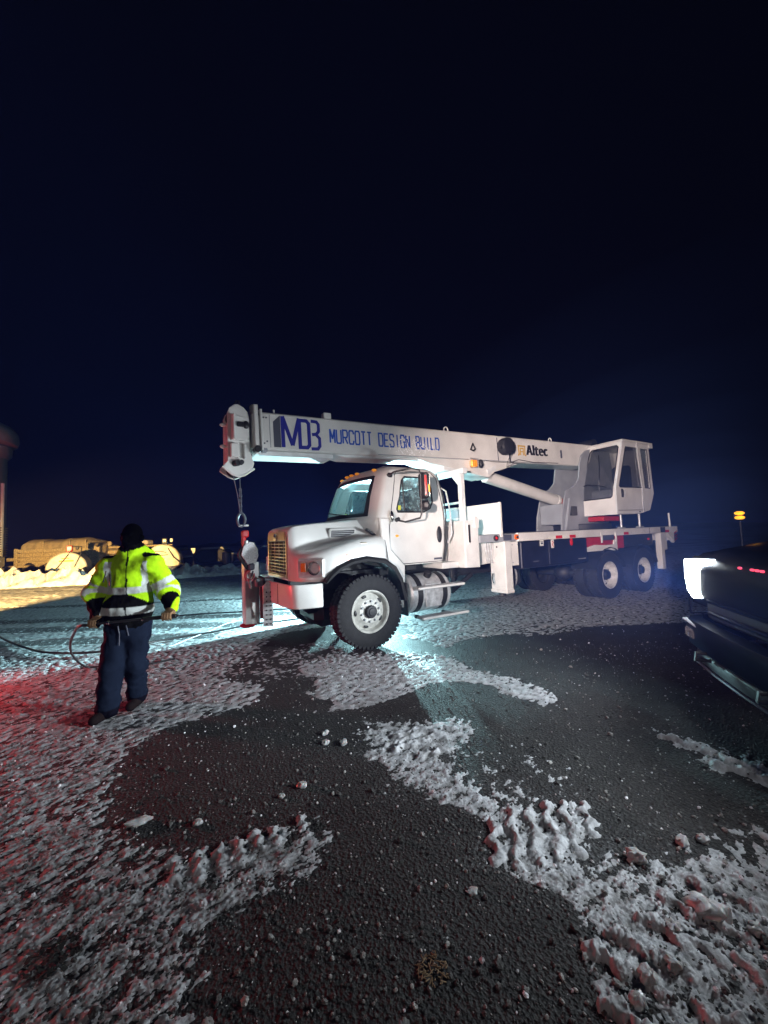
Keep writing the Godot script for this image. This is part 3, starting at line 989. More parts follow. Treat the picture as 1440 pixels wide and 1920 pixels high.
		var m := put("side_marker", mb().box(Vector3(-0.33, 1.31, s * 1.168), Vector3(0.055, 0.10, 0.022), 0.01), M.orange_lens, t)
		put("reflector_patch", mb().box(Vector3(-0.28, 1.235, s * 1.170), Vector3(0.14, 0.035, 0.012), 0.004), M.print, m)
	# bumper with turned-back ends
	var bu := []
	for q in [[-0.72, 1.16], [-0.80, 1.165], [-1.02, 1.12], [-1.10, 1.02], [-1.14, 0.75], [-1.17, 0.0], [-1.14, -0.75], [-1.10, -1.02], [-1.02, -1.12], [-0.80, -1.165], [-0.72, -1.16]]:
		var n := Vector2(q[0], q[1]).normalized() * 0.05
		bu.append(PackedVector3Array([Vector3(q[0], 0.68, q[1]), Vector3(q[0] + n.x * 0.3, 0.70, q[1] + n.y * 0.3), Vector3(q[0] + n.x * 0.3, 0.97, q[1] + n.y * 0.3), Vector3(q[0], 0.99, q[1]), Vector3(q[0] - n.x, 0.98, q[1] - n.y), Vector3(q[0] - n.x, 0.69, q[1] - n.y)]))
	var bo := put("bumper", mb().loft(bu), M.white, t, 60.0)
	for s in [-1.0, 1.0]: put("seam", mb().box(Vector3(-1.158, 0.835, s * 0.60), Vector3(0.014, 0.285, 0.008), 0.001), M.seam, bo)
	# black arch trim
	for s in [1.0, -1.0]:
		var rr := []
		for q in [[-0.68, 0.99, 0.02], [-0.60, 1.08, 0.034], [-0.48, 1.17, 0.038], [-0.28, 1.25, 0.038], [-0.04, 1.275, 0.038], [0.24, 1.225, 0.038], [0.42, 1.10, 0.036], [0.52, 0.92, 0.034], [0.59, 0.62, 0.03]]:
			var c := Vector2(q[0], q[1])
			var d: Vector2 = (c - Vector2(-0.02, 0.52)).normalized() * q[2]
			rr.append(PackedVector3Array([Vector3(c.x - d.x, c.y - d.y, s * 0.95), Vector3(c.x - d.x, c.y - d.y, s * 1.20), Vector3(c.x, c.y, s * 1.215), Vector3(c.x + d.x, c.y + d.y, s * 1.185), Vector3(c.x + d.x, c.y + d.y, s * 1.12), Vector3(c.x, c.y, s * 0.95)]))
		put("wheel_arch_trim", mb().loft(rr), M.black, t, 50.0)
		# panel between wheel and door, down to the mud flap
		put("cowl_panel", mb().prism(V2([0.26, 1.86, 0.28, 1.60, 0.36, 1.25, 0.50, 1.05, 0.56, 0.80, 0.60, 0.50, 0.655, 0.47, 0.665, 0.72, 0.685, 1.12, 0.44, 1.385, 0.42, 1.86]), minf(s * 1.06, s * 0.9), maxf(s * 1.06, s * 0.9), 0.015), M.white, t)
		put("mud_flap", mb().box(Vector3(0.64, 0.62, s * 0.98), Vector3(0.02, 0.5, 0.34), 0.005), M.black, t)
		# air vent on the hood side, hold-down strap
		var v := node("air_vent", t)
		var lean := Basis(Vector3.RIGHT, s * 0.28)
		var va := Vector3(-0.19, 1.655, s * 0.685)
		put("frame", mb(Transform3D(lean, va)).box(Vector3(), Vector3(0.44, 0.15, 0.05), 0.02), M.white, v)
		put("recess", mb(Transform3D(lean, va)).box(Vector3(0, 0, s * 0.014), Vector3(0.40, 0.12, 0.03), 0.012), M.black, v)
		for k in 3: put("slat", mb(Transform3D(lean, va)).box(Vector3(0, -0.03 + k * 0.03, s * 0.027), Vector3(0.38, 0.006, 0.012), 0.002), M.alu, v)
		put("hood_strap", mb().box(Vector3(0.24, 1.62, s * 0.88), Vector3(0.32, 0.045, 0.05), 0.02, Basis(Vector3.BACK, -0.55)), M.black, t)
	put("hood_seam", mb().tube([Vector3(0.315, 1.02, 1.13), Vector3(0.325, 1.25, 1.145), Vector3(0.33, 1.42, 1.10), Vector3(0.335, 1.54, 1.05)], 0.007, 6), M.seam, hood)
	for s in [1.0, -1.0]: put("fender_badge", mb().box(Vector3(-0.06, 1.50, s * 1.125), Vector3(0.10, 0.025, 0.012), 0.004, Basis(Vector3.RIGHT, s * -0.6)), M.gold, hood)
	put("radiator_block", mb().box(Vector3(-0.80, 1.30, 0), Vector3(0.2, 0.6, 0.96), 0.02), M.black, t)


# the cab's outline at one height
func cab_ring(y: float, fc: float, fs: float, re: float, w: float, r := 0.10) -> PackedVector3Array:
	var p := PackedVector3Array()
	for k in 13:
		var z := lerpf(-(w - r), w - r, k / 12.0)
		p.append(Vector3(fc + (fs - fc) * pow(absf(z) / (w - r), 2.2), y, z))
	for k in [0.3, 0.7]: p.append(Vector3(fs + r * (1 - cos(k * PI / 2)), y, w - r + r * sin(k * PI / 2)))
	for k in 7: p.append(Vector3(lerpf(fs + r, re - r, k / 6.0), y, w))
	for k in [0.3, 0.7]: p.append(Vector3(re - r + r * sin(k * PI / 2), y, w - r + r * cos(k * PI / 2)))
	for k in 7: p.append(Vector3(re, y, lerpf(w - r, -(w - r), k / 6.0)))
	for k in [0.3, 0.7]: p.append(Vector3(re - r + r * cos(k * PI / 2), y, -(w - r) - r * sin(k * PI / 2)))
	for k in 7: p.append(Vector3(lerpf(re - r, fs + r, k / 6.0), y, -w))
	for k in [0.3, 0.7]: p.append(Vector3(fs + r - r * sin(k * PI / 2), y, -(w - r) - r * cos(k * PI / 2)))
	return p


const CAB := [[1.12, 0.40, 0.44, 1.53, 0.98], [1.40, 0.30, 0.36, 1.57, 1.01], [1.80, -0.02, 0.22, 1.60, 1.025], [1.88, -0.05, 0.23, 1.60, 1.02], [2.2, 0.08, 0.32, 1.585, 1.00], [2.52, 0.23, 0.43, 1.545, 0.955], [2.63, 0.31, 0.50, 1.50, 0.91], [2.70, 0.44, 0.60, 1.42, 0.82], [2.735, 0.62, 0.72, 1.30, 0.66]]


func cab_front(y: float, z: float) -> float:
	for k in CAB.size() - 1:
		var a: Array = CAB[k]; var b: Array = CAB[k + 1]
		if y <= b[0]:
			var u := clampf((y - a[0]) / (b[0] - a[0]), 0.0, 1.0)
			var fc := lerpf(a[1], b[1], u); var fs := lerpf(a[2], b[2], u); var w := lerpf(a[4], b[4], u) - 0.1
			return fc + (fs - fc) * pow(minf(absf(z) / w, 1.15), 2.2)
	return 0.6


func cab_side(y: float) -> float:
	for k in CAB.size() - 1:
		if y <= CAB[k + 1][0]: return lerpf(CAB[k][4], CAB[k + 1][4], clampf((y - CAB[k][0]) / (CAB[k + 1][0] - CAB[k][0]), 0.0, 1.0))
	return 0.7


func truck_cab(t: Node3D) -> void:
	var rings := []
	for c in CAB: rings.append(cab_ring(c[0], c[1], c[2], c[3], c[4]))
	rings.reverse()
	var inner := []
	for c in [[1.30, 0.50, 0.52, 1.48, 0.92], [1.84, 0.06, 0.32, 1.53, 0.955], [2.2, 0.16, 0.40, 1.52, 0.93], [2.50, 0.31, 0.51, 1.48, 0.89], [2.64, 0.55, 0.66, 1.36, 0.76]]:
		inner.append(cab_ring(c[0], c[1], c[2], c[3], c[4], 0.08))
	inner.reverse()
	var door_glass := V2([0.61, 1.95, 0.60, 1.99, 0.74, 2.46, 0.80, 2.52, 1.18, 2.52, 1.27, 2.46, 1.31, 2.34, 1.31, 2.12, 1.25, 2.01, 1.12, 1.95])
	var fr := mb(Transform3D(Basis(Vector3(0, 0, 1), Vector3.UP, Vector3(-1, 0, 0)), Vector3(0.02, 0, 0)))
	fr.prism(V2([-0.83, 1.90, -0.74, 2.54, -0.70, 2.565, 0.70, 2.565, 0.74, 2.54, 0.83, 1.90, 0.0, 1.885]), -0.56, 0.6)
	var back := mb().box(Vector3(1.56, 2.22, 0), Vector3(0.3, 0.46, 1.1), 0.04)
	var body: MB = await carve(mb().loft(rings), [mb().loft(inner), mb().prism(door_glass, 0.5, 1.3), mb().prism(door_glass, -1.3, -0.5), fr, back])
	var cab := put("cab", body, M.white, t, 34.0)
	# windscreen, its black border and wiper
	var ws := mb(); var border := mb()
	var rows := 10; var cols := 16
	for j in rows:
		for i in cols:
			var q := []
			for d in [[0, 0], [0, 1], [1, 1], [1, 0]]:
				var v := float(j + d[1]) / rows
				var y := lerpf(1.885, 2.57, v)
				var z := lerpf(-1.0, 1.0, float(i + d[0]) / cols) * lerpf(0.85, 0.755, v)
				q.append(Vector3(cab_front(y, z) + 0.018, y, z))
			(border if j == 0 or j == rows - 1 or i == 0 or i == cols - 1 else ws).quad(q[0], q[1], q[2], q[3])
	var wo := put("windscreen", ws, M.cyan_lit_frost, cab, 60.0)
	put("windscreen_border", border, M.black, cab, 60.0)
	put("wiper", mb().tube([Vector3(cab_front(1.93, 0.45) - 0.02, 1.93, 0.45), Vector3(cab_front(1.99, 0.0) - 0.02, 1.99, 0.0), Vector3(cab_front(2.02, -0.3) - 0.02, 2.02, -0.3)], 0.010, 6), M.black, cab)
	wo.set_meta("label", "frosted windscreen with cyan backlight tinted into its colour")
	# doors: seams, glass with a divider, handle, grab rail
	for s in [1.0, -1.0]:
		var outline := [Vector2(0.70, 1.14), Vector2(0.45, 1.39), Vector2(0.45, 1.74), Vector2(0.51, 2.05), Vector2(0.63, 2.55), Vector2(0.68, 2.62), Vector2(1.36, 2.62), Vector2(1.44, 2.52), Vector2(1.515, 1.95), Vector2(1.52, 1.14), Vector2(0.70, 1.14)]
		var seam := []
		for k in outline.size() - 1:
			for u in 4:
				var q: Vector2 = outline[k].lerp(outline[k + 1], u / 4.0)
				seam.append(Vector3(q.x, q.y, s * (cab_side(q.y) + 0.001)))
		put("door_seam", mb().tube(seam, 0.0065, 5, true), M.seam, cab)
		var g := mb(); var gk := []
		var tri := Geometry2D.triangulate_polygon(door_glass)
		for k in tri: g.v.append(Vector3(door_glass[k].x, door_glass[k].y, s * (cab_side(door_glass[k].y) - 0.022)))
		put("door_window", g, M.frost if s > 0.0 else M.clear, cab)
		for q in door_glass: gk.append(Vector3(q.x, q.y, s * (cab_side(q.y) - 0.004)))
		put("window_seal", mb().tube(gk, 0.014, 6, true), M.black, cab)
		put("window_divider", mb().tube([Vector3(0.755, 1.95, s * (cab_side(1.95) - 0.012)), Vector3(0.765, 2.50, s * (cab_side(2.5) - 0.012))], 0.012, 6), M.black, cab)
		put("window_sticker", mb().box(Vector3(0.66, 2.02, s * (cab_side(2.02) - 0.015)), Vector3(0.05, 0.07, 0.004), 0.001), mat(lin(0.6, 0.62, 0.05), 0.6), cab)
		put("door_handle", mb().ball(Vector3(1.41, 1.58, s * 1.018), Vector3(0.055, 0.14, 0.022), 10), M.black, cab)
		put("door_plate", mb().box(Vector3(1.385, 1.185, s * 0.985), Vector3(0.17, 0.035, 0.012), 0.004), M.slate, cab)
		put("grab_rail", mb().tube([Vector3(1.53, 2.36, s * 0.97), Vector3(1.585, 2.30, s * 1.03), Vector3(1.63, 1.95, s * 1.06), Vector3(1.64, 1.58, s * 1.06), Vector3(1.59, 1.44, s * 1.0)], 0.014, 8), M.alu, cab)
		put("door_lamp", mb().ball(Vector3(0.58, 1.58, s * 1.022), Vector3(0.03, 0.02, 0.014), 8), M.amber, cab)
		# mirror on its long arm
		var mi := node("mirror", t, Vector3(-0.08, 0, -s * 0.04))
		put("arm", mb().tube([Vector3(0.60, 2.53, s * 0.96), Vector3(0.63, 2.57, s * 1.10), Vector3(0.80, 2.60, s * 1.32), Vector3(0.92, 2.57, s * 1.36), Vector3(0.94, 2.50, s * 1.36), Vector3(0.94, 1.90, s * 1.34), Vector3(0.92, 1.84, s * 1.33), Vector3(0.76, 1.79, s * 1.16), Vector3(0.66, 1.83, s * 1.02)], 0.014, 8), M.black, mi)
		put("arm_foot", mb().box(Vector3(0.62, 2.53, s * 0.975), Vector3(0.10, 0.09, 0.08), 0.03), M.black, mi)
		put("arm_foot", mb().box(Vector3(0.68, 1.83, s * 1.035), Vector3(0.13, 0.09, 0.09), 0.03, Basis(Vector3.BACK, 0.3)), M.black, mi)
		put("mirror_head", mb().box(Vector3(0.985, 2.33, s * 1.37), Vector3(0.09, 0.40, 0.22), 0.035), M.black, mi)
		put("mirror_glass", mb().box(Vector3(1.032, 2.33, s * 1.37), Vector3(0.006, 0.34, 0.17), 0.002), M.chrome, mi)
		put("spot_mirror", mb().box(Vector3(0.985, 2.03, s * 1.37), Vector3(0.10, 0.15, 0.20), 0.04), M.black, mi)
		put("reflex_strip", mb().box(Vector3(0.945, 2.33, s * 1.475), Vector3(0.03, 0.30, 0.03), 0.01), M.red_lens, mi)
		put("turn_lamp", mb().box(Vector3(1.0, 2.28, s * 1.482), Vector3(0.03, 0.12, 0.012), 0.005), M.amber, mi)
		put("fender_mirror", mb().ball(Vector3(0.47, 1.88, s * 1.055), Vector3(0.035, 0.09, 0.05), 10), M.chrome, t)
	# roof lamps and hatch
	for z in [-0.62, -0.2, 0.0, 0.2, 0.62]:
		var x := cab_front(2.63, z) + 0.03
		put("roof_lamp", mb().ball(Vector3(x, 2.665, z), Vector3(0.045, 0.024, 0.034), 8), M.amber, t)
	put("roof_ridge", mb().box(Vector3(0.98, 2.745, 0.1), Vector3(0.62, 0.035, 0.9), 0.015), M.grey, cab)
	put("rear_trim", mb().tube([Vector3(1.52, 2.62, 0.87), Vector3(1.585, 2.2, 0.965), Vector3(1.60, 1.9, 0.985), Vector3(1.55, 1.15, 0.95)], 0.010, 6), M.seam, cab)
	# seats and wheel inside
	for z in [0.5, -0.5]:
		var st := put("seat", mb().box(Vector3(1.18, 1.55, z), Vector3(0.5, 0.16, 0.5), 0.06).box(Vector3(1.38, 1.95, z), Vector3(0.14, 0.75, 0.48), 0.06), M.black, cab)
		put("head_rest", mb().box(Vector3(1.38, 2.38, z), Vector3(0.1, 0.16, 0.26), 0.04), M.black, st)
	var ring := []
	for k in 20: ring.append(Vector3(0.62, 1.83, 0.5) + Basis(Vector3.BACK, 0.6) * Vector3(0, cos(TAU * k / 20) * 0.2, sin(TAU * k / 20) * 0.2))
	put("steering_wheel", mb().tube(ring, 0.014, 6, true), M.black, cab)
	put("dashboard", mb().box(Vector3(0.40, 1.74, 0), Vector3(0.36, 0.22, 1.75), 0.06), M.dark, cab)


func tyre_shape(r: float, w: float, ribs: bool) -> MB:
	var m := mb()
	var h := w * 0.5
	m.lathe([[r * 0.56, -h * 0.80], [r * 0.60, -h * 0.95], [r * 0.78, -h], [r * 0.92, -h * 0.93], [r * 0.975, -h * 0.78], [r * 0.985, 0.0], [r * 0.975, h * 0.78], [r * 0.92, h * 0.93], [r * 0.78, h], [r * 0.66, h * 0.985], [r * 0.60, h * 0.93], [r * 0.56, h * 0.80]], Vector3(), Vector3(0, 0, 1), 56, false)
	for k in 48:
		var a := TAU * k / 48
		var b := Basis(Vector3(0, 0, 1), a)
		for s in [-1.0, 1.0]:
			m.x = Transform3D(b, b * Vector3(0, r * 0.958, s * h * 0.70))
			m.box(Vector3(), Vector3(r * 0.095, r * 0.085, h * 0.50), 0.006)
		if ribs:
			m.x = Transform3D(Basis(Vector3(0, 0, 1), a + 0.06), Basis(Vector3(0, 0, 1), a + 0.06) * Vector3(0, r * 0.985, 0))
			m.box(Vector3(), Vector3(r * 0.10, r * 0.03, h * 0.7), 0.004)
	m.x = Transform3D()
	return m


func truck_wheels(t: Node3D) -> void:
	var r := 0.525
	var w := node("wheel", t, Vector3(0, r, 1.03))
	put("tyre", tyre_shape(r, 0.285, true), M.rubber, w, 32.0)
	# front rim: bright lip, deep barrel, flat raised disc with hand holes
	put("rim", mb().lathe([[0.298, 0.112], [0.302, 0.128], [0.288, 0.132], [0.272, 0.118], [0.262, 0.06], [0.255, 0.045], [0.175, 0.098], [0.168, 0.104], [0.085, 0.104], [0.08, 0.10]], Vector3(), Vector3(0, 0, 1), 48, false), M.rim, w, 30.0)
	for k in 5:
		var b := Basis(Vector3(0, 0, 1), TAU * k / 5 + 0.35)
		put("hand_hole", mb(Transform3D(b, Vector3())).ball(Vector3(0, 0.216, 0.073), Vector3(0.042, 0.024, 0.012), 8), M.black, w)
	put("hub", mb().lathe([[0.088, 0.095], [0.088, 0.15], [0.078, 0.162], [0.055, 0.168], [0.05, 0.18], [0.02, 0.183]], Vector3(), Vector3(0, 0, 1), 28), M.dark, w, 30.0)
	for k in 10:
		var a := TAU * k / 10 + 0.2
		var nut := mb()
		nut.lathe([[0.017, 0.102], [0.017, 0.122], [0.010, 0.132]], Vector3(cos(a) * 0.143, sin(a) * 0.143, 0), Vector3(0, 0, 1), 6)
		put("wheel_nut", nut, M.grey, w, 20.0)
	var w2 := copy(w, "wheel", t)
	w2.position.z = -1.03
	w2.rotation.y = PI
	put("front_axle", mb().box(Vector3(0, 0.48, 0), Vector3(0.14, 0.16, 1.8), 0.02), M.dark, t)
	# rear: twin tyres and dished rims
	var d := node("wheel", t, Vector3(6.10, r, 1.02))
	put("tyre", tyre_shape(r, 0.27, false), M.rubber, d, 32.0)
	var inner := put("inner_tyre", tyre_shape(r, 0.27, false), M.rubber, d, 32.0)
	inner.position.z = -0.32
	put("rim", mb().lathe([[0.296, 0.105], [0.302, 0.122], [0.288, 0.126], [0.270, 0.112], [0.262, 0.02], [0.25, -0.03], [0.20, -0.045], [0.09, -0.05]], Vector3(), Vector3(0, 0, 1), 48, false), M.rim, d, 30.0)
	put("hub", mb().lathe([[0.125, -0.055], [0.12, 0.03], [0.09, 0.05], [0.085, 0.09], [0.03, 0.10]], Vector3(), Vector3(0, 0, 1), 24), M.dark, d, 30.0)
	for k in 10:
		var a := TAU * k / 10
		put("wheel_nut", mb().lathe([[0.017, -0.05], [0.017, -0.02], [0.010, -0.012]], Vector3(cos(a) * 0.165, sin(a) * 0.165, 0), Vector3(0, 0, 1), 6), M.grey, d, 20.0)
	for k in 4:
		var a := TAU * k / 4 + 0.4
		put("hand_hole", mb(Transform3D(Basis(Vector3(0, 0, 1), a), Vector3())).ball(Vector3(0, 0.226, -0.036), Vector3(0.035, 0.018, 0.008), 8), M.black, d)
	for q in [[7.58, 1.02, 0.0], [6.10, -1.02, PI], [7.58, -1.02, PI]]:
		var e := copy(d, "wheel", t)
		e.position = Vector3(q[0], r, q[1])
		e.rotation.y = q[2]
	for x in [6.10, 7.58]: put("rear_axle", mb().cyl(Vector3(x, 0.525, -0.8), Vector3(x, 0.525, 0.8), 0.10).ball(Vector3(x, 0.52, 0), Vector3(0.22, 0.2, 0.22), 10), M.dark, t)


func truck_body(t: Node3D) -> void:
	for z in [-0.43, 0.43]: put("frame_rail", mb().box(Vector3(4.0, 0.93, z), Vector3(9.9, 0.27, 0.09), 0.01), M.dark, t)
	put("engine_block", mb().box(Vector3(-0.05, 0.85, 0), Vector3(1.3, 0.80, 0.76), 0.08), M.black, t)
	put("added_underbox", mb().box(Vector3(0.02, 0.42, -0.05), Vector3(1.1, 0.40, 0.90), 0.12), M.black, t)  # added box, stops lamp light from passing under the engine
	# fuel tank with straps, filler and steps
	for s in [1.0]:
		var ft := put("fuel_tank", mb().cyl(Vector3(0.72, 0.66, s * 0.86), Vector3(1.50, 0.66, s * 0.86), 0.30, -1.0, 36, 0.03), M.alu, t, 30.0)
		for x in [0.88, 1.36]: put("strap", mb().cyl(Vector3(x - 0.045, 0.66, s * 0.86), Vector3(x + 0.045, 0.66, s * 0.86), 0.308, -1.0, 36), M.black, ft, 30.0)
		put("filler_cap", mb().cyl(Vector3(1.12, 0.90, s * 1.0), Vector3(1.12, 0.99, s * 1.05), 0.06, -1.0, 18, 0.01), M.black, ft)
		put("pad", mb().box(Vector3(1.12, 0.64, s * 1.16), Vector3(0.30, 0.36, 0.015), 0.006), M.alu, ft)
		for q in [[0.775, 1.22], [0.33, 1.24]]:
			var sp := put("step", mb().box(Vector3(1.20 + (0.04 if q[0] < 0.5 else 0.0), q[0], s * q[1]), Vector3(0.92, 0.045, 0.17), 0.012), M.alu, t)
			for x in [0.86, 1.40]: put("step_bracket", mb().box(Vector3(x, q[0] - 0.01, s * (q[1] - 0.12)), Vector3(0.04, 0.05, 0.22), 0.006), M.black, sp)
			put("step_edge", mb().box(Vector3(1.20 + (0.04 if q[0] < 0.5 else 0.0), q[0] + 0.003, s * (q[1] + 0.087)), Vector3(0.90, 0.03, 0.008), 0.002), M.steel_white, sp)
	put("battery_box", mb().box(Vector3(0.85, 1.07, 0.80), Vector3(0.22, 0.10, 0.34), 0.02), M.black, t)
	for k in 3: put("air_hose", mb().tube([Vector3(1.5, 0.98, 0.55 + k * 0.06), Vector3(1.75, 0.72 - k * 0.05, 0.66), Vector3(1.98, 0.62 + k * 0.05, 0.62), Vector3(2.25, 0.86, 0.5)], 0.016, 6), M.black, t)
	put("cross_brace", mb().box(Vector3(1.9, 0.80, 0.7), Vector3(0.08, 0.5, 0.08), 0.01).box(Vector3(2.3, 0.66, 0.5), Vector3(0.6, 0.07, 0.07), 0.01, Basis(Vector3.BACK, 0.5)), M.dark, t)
	# tall white cabinet behind the cab
	var ca := put("cabinet", mb().prism(V2([1.78, 1.01, 2.10, 1.00, 2.10, 1.74, 2.06, 1.79, 1.78, 1.79]), -1.20, 1.22, 0.012), M.steel_white, t)
	put("slot", mb().box(Vector3(1.885, 1.57, 1.222), Vector3(0.05, 0.30, 0.012), 0.02), M.black, ca)
	put("slot_rim", mb().box(Vector3(1.885, 1.57, 1.219), Vector3(0.075, 0.33, 0.010), 0.03), M.white, ca)
	put("lifting_lug", mb().prism(V2([2.00, 1.66, 2.10, 1.66, 2.10, 1.80, 2.085, 1.84, 2.05, 1.855, 2.015, 1.84, 2.0, 1.80]), 1.20, 1.235, 0.004), M.white, ca)
	put("cabinet_floor", mb().box(Vector3(1.60, 1.06, 0), Vector3(0.36, 0.10, 2.1), 0.01), M.steel_white, ca)
	# the frame that carries the lowered boom
	var re := node("boom_rest", t)
	for z in [0.52, -0.52]: put("post", mb().box(Vector3(2.40, 2.27, z), Vector3(0.11, 1.0, 0.09), 0.012), M.frosty, re)
	put("crossbeam", mb().box(Vector3(2.40, 2.76, 0), Vector3(0.12, 0.11, 1.30), 0.012), M.frosty, re)
	for z in [0.42, -0.42]: put("corner_plate", mb(Transform3D(Basis(Vector3(0, 0, signf(z) * 1.0), Vector3.UP, Vector3(-1, 0, 0)), Vector3(2.40, 2.61, z))).prism(V2([0.05, 0.10, 0.05, -0.12, -0.16, 0.10]), -0.02, 0.02), M.frosty, re)
	for y in [1.86, 2.06, 2.17]: put("rung", mb().box(Vector3(2.40, y, 0), Vector3(0.05, 0.045, 0.95), 0.008), M.frosty, re)
	put("mesh_panel", mb().box(Vector3(2.43, 1.96, 0), Vector3(0.01, 0.17, 0.95), 0.002), M.grey, re)
	put("saddle", mb().box(Vector3(2.38, 2.865, 0), Vector3(0.34, 0.09, 0.52), 0.02), M.frosty, re)
	# bed with headboard and white side rails
	var bed := put("bed_floor", mb().box(Vector3(5.90, 1.505, 0), Vector3(6.56, 0.07, 2.36), 0.008), M.deck, t)
	for k in 11: put("deck_plank", mb().box(Vector3(5.90, 1.545, -1.06 + k * 0.212), Vector3(6.5, 0.014, 0.196), 0.004), M.deck, bed)
	put("headboard", mb().box(Vector3(2.60, 1.82, 0), Vector3(0.04, 0.56, 2.46), 0.008), M.frosty, t)
	put("headboard_post", mb().box(Vector3(2.63, 1.80, 1.225), Vector3(0.06, 0.62, 0.05), 0.008), M.white, t)
	for s in [1.0, -1.0]:
		var ra := put("side_rail", mb().box(Vector3(6.10, 1.472, s * 1.225), Vector3(6.16, 0.155, 0.07), 0.01), M.white, t)
		put("rail_joint", mb().box(Vector3(7.72, 1.47, s * 1.262), Vector3(0.012, 0.15, 0.004), 0.001), M.seam, ra)
		for x in [[3.98, 0], [4.20, 1], [4.42, 0], [4.64, 1], [6.66, 1], [8.6, 1]]: put("reflector_tape", mb().box(Vector3(x[0], 1.435, s * 1.263), Vector3(0.20, 0.06, 0.004), 0.001), M.red_lens if x[1] else M.print, ra)
	put("rail_front", mb().box(Vector3(2.56, 1.47, 1.20), Vector3(0.9, 0.13, 0.06), 0.01), M.grey, t)
	for x in [[2.48, 0.052, 0], [2.98, 0.05, 1]]:
		var lamp := put("marker_lamp", mb().lathe([[x[1], 0.0], [x[1], 0.02], [0.03, 0.026]], Vector3(x[0], 1.475, 1.255 if x[2] else 1.232), Vector3(0, 0, 1), 18), M.orange_lens if x[2] else M.dark, t)
		put("lamp_core", mb().lathe([[0.026, 0.0], [0.02, 0.012]], Vector3(x[0], 1.475, 1.280 if x[2] else 1.256), Vector3(0, 0, 1), 12), M.black if x[2] else M.red_lens, lamp)
	put("label_plate", mb().box(Vector3(2.74, 1.475, 1.266), Vector3(0.20, 0.10, 0.008), 0.002), M.slate, t)
	# front outrigger leg and its stowed pad
	var ou := node("outrigger", t)
	put("leg", mb().box(Vector3(2.755, 0.96, 1.075), Vector3(0.18, 0.90, 0.36), 0.012), M.steel_white, ou)
	put("foot_flange", mb().box(Vector3(2.755, 0.525, 1.075), Vector3(0.20, 0.06, 0.38), 0.01), M.steel_white, ou)
	put("jack_foot", mb().cyl(Vector3(2.755, 0.50, 1.06), Vector3(2.755, 0.44, 1.06), 0.07), M.black, ou)
	put("cover_plate", mb().box(Vector3(2.955, 1.18, 1.215), Vector3(0.18, 0.43, 0.03), 0.006), M.white, ou)
	for q in [[2.885, 1.02], [3.025, 1.02], [2.885, 1.34], [3.025, 1.34]]: put("bolt", mb().cyl(Vector3(q[0], q[1], 1.23), Vector3(q[0], q[1], 1.242), 0.011, -1.0, 6), M.grey, ou)
	put("bolt", mb().cyl(Vector3(2.66, 1.31, 1.08), Vector3(2.655, 1.31, 1.08), 0.018, -1.0, 10), M.black, ou)
	put("beam_box", mb().box(Vector3(2.75, 1.24, -0.05), Vector3(0.42, 0.30, 2.1), 0.01), M.grey, ou)
	put("far_leg", mb().box(Vector3(2.755, 0.96, -1.075), Vector3(0.18, 0.90, 0.30), 0.012), M.steel_white, ou)
	var pad := put("outrigger_pad", mb().lathe([[0.0, -0.02], [0.30, -0.02], [0.30, 0.02], [0.0, 0.02]], Vector3(2.95, 0.74, 0.95), Vector3(0, 0, 1), 36), M.dark, t)
	put("pad_rim", mb().lathe([[0.285, 0.0], [0.305, 0.0], [0.305, 0.03], [0.285, 0.03], [0.285, 0.0]], Vector3(2.95, 0.74, 0.965), Vector3(0, 0, 1), 40, false), M.alu, pad)
	put("side_locker", mb().prism(V2([2.22, 1.40, 2.64, 1.40, 2.64, 1.03, 2.22, 1.01]), 0.70, 1.02, 0.01), M.steel_white, t)
	for k in 3: put("hydraulic_pipe", mb().tube([Vector3(2.42 + k * 0.06, 1.40, 1.04), Vector3(2.42 + k * 0.06, 1.20, 1.05), Vector3(2.46 + k * 0.05, 1.04, 1.04)], 0.014, 6), M.alu, t)
	# dark tool lockers under the bed, then the red and white sub-frame
	var lo := put("tool_locker", mb().box(Vector3(4.18, 1.13, 1.0), Vector3(2.06, 0.50, 0.40), 0.015), M.navy, t)
	put("door", mb().box(Vector3(4.55, 1.14, 1.205), Vector3(1.22, 0.42, 0.014), 0.005), M.navy, lo)
	put("door_pull", mb().box(Vector3(4.98, 0.965, 1.216), Vector3(0.24, 0.014, 0.012), 0.003), M.alu, lo)
	put("notice", mb().box(Vector3(3.74, 1.345, 1.206), Vector3(0.11, 0.13, 0.006), 0.002), M.print, lo)
	put("notice_print", mb().box(Vector3(3.74, 1.36, 1.210), Vector3(0.08, 0.012, 0.004), 0.001).box(Vector3(3.74, 1.33, 1.210), Vector3(0.07, 0.03, 0.004), 0.001), M.slate, lo)
	put("warning_label", mb().box(Vector3(4.05, 1.31, 1.215), Vector3(0.085, 0.17, 0.006), 0.002), M.print, lo)
	put("warning_mark", mb().stroke([Vector2(4.03, 1.37), Vector2(4.07, 1.33), Vector2(4.04, 1.29), Vector2(4.07, 1.25)], 0.014, 1.222), M.red_lens, lo)
	put("reflex", mb().ball(Vector3(4.66, 1.33, 1.214), Vector3(0.05, 0.09, 0.012), 8), M.red_lens, lo)
	put("scrawl", mb().box(Vector3(3.55, 1.0, 1.204), Vector3(0.16, 0.02, 0.003), 0.001), M.slate, lo)
	put("low_guard", mb().prism(V2([3.05, 0.92, 3.35, 0.92, 3.42, 0.62, 3.30, 0.55, 3.06, 0.58]), 0.6, 0.95, 0.02), M.dark, t)
	var rb := put("red_beam", mb().box(Vector3(5.98, 1.245, 0.98), Vector3(1.62, 0.30, 0.30), 0.012), M.red, t)
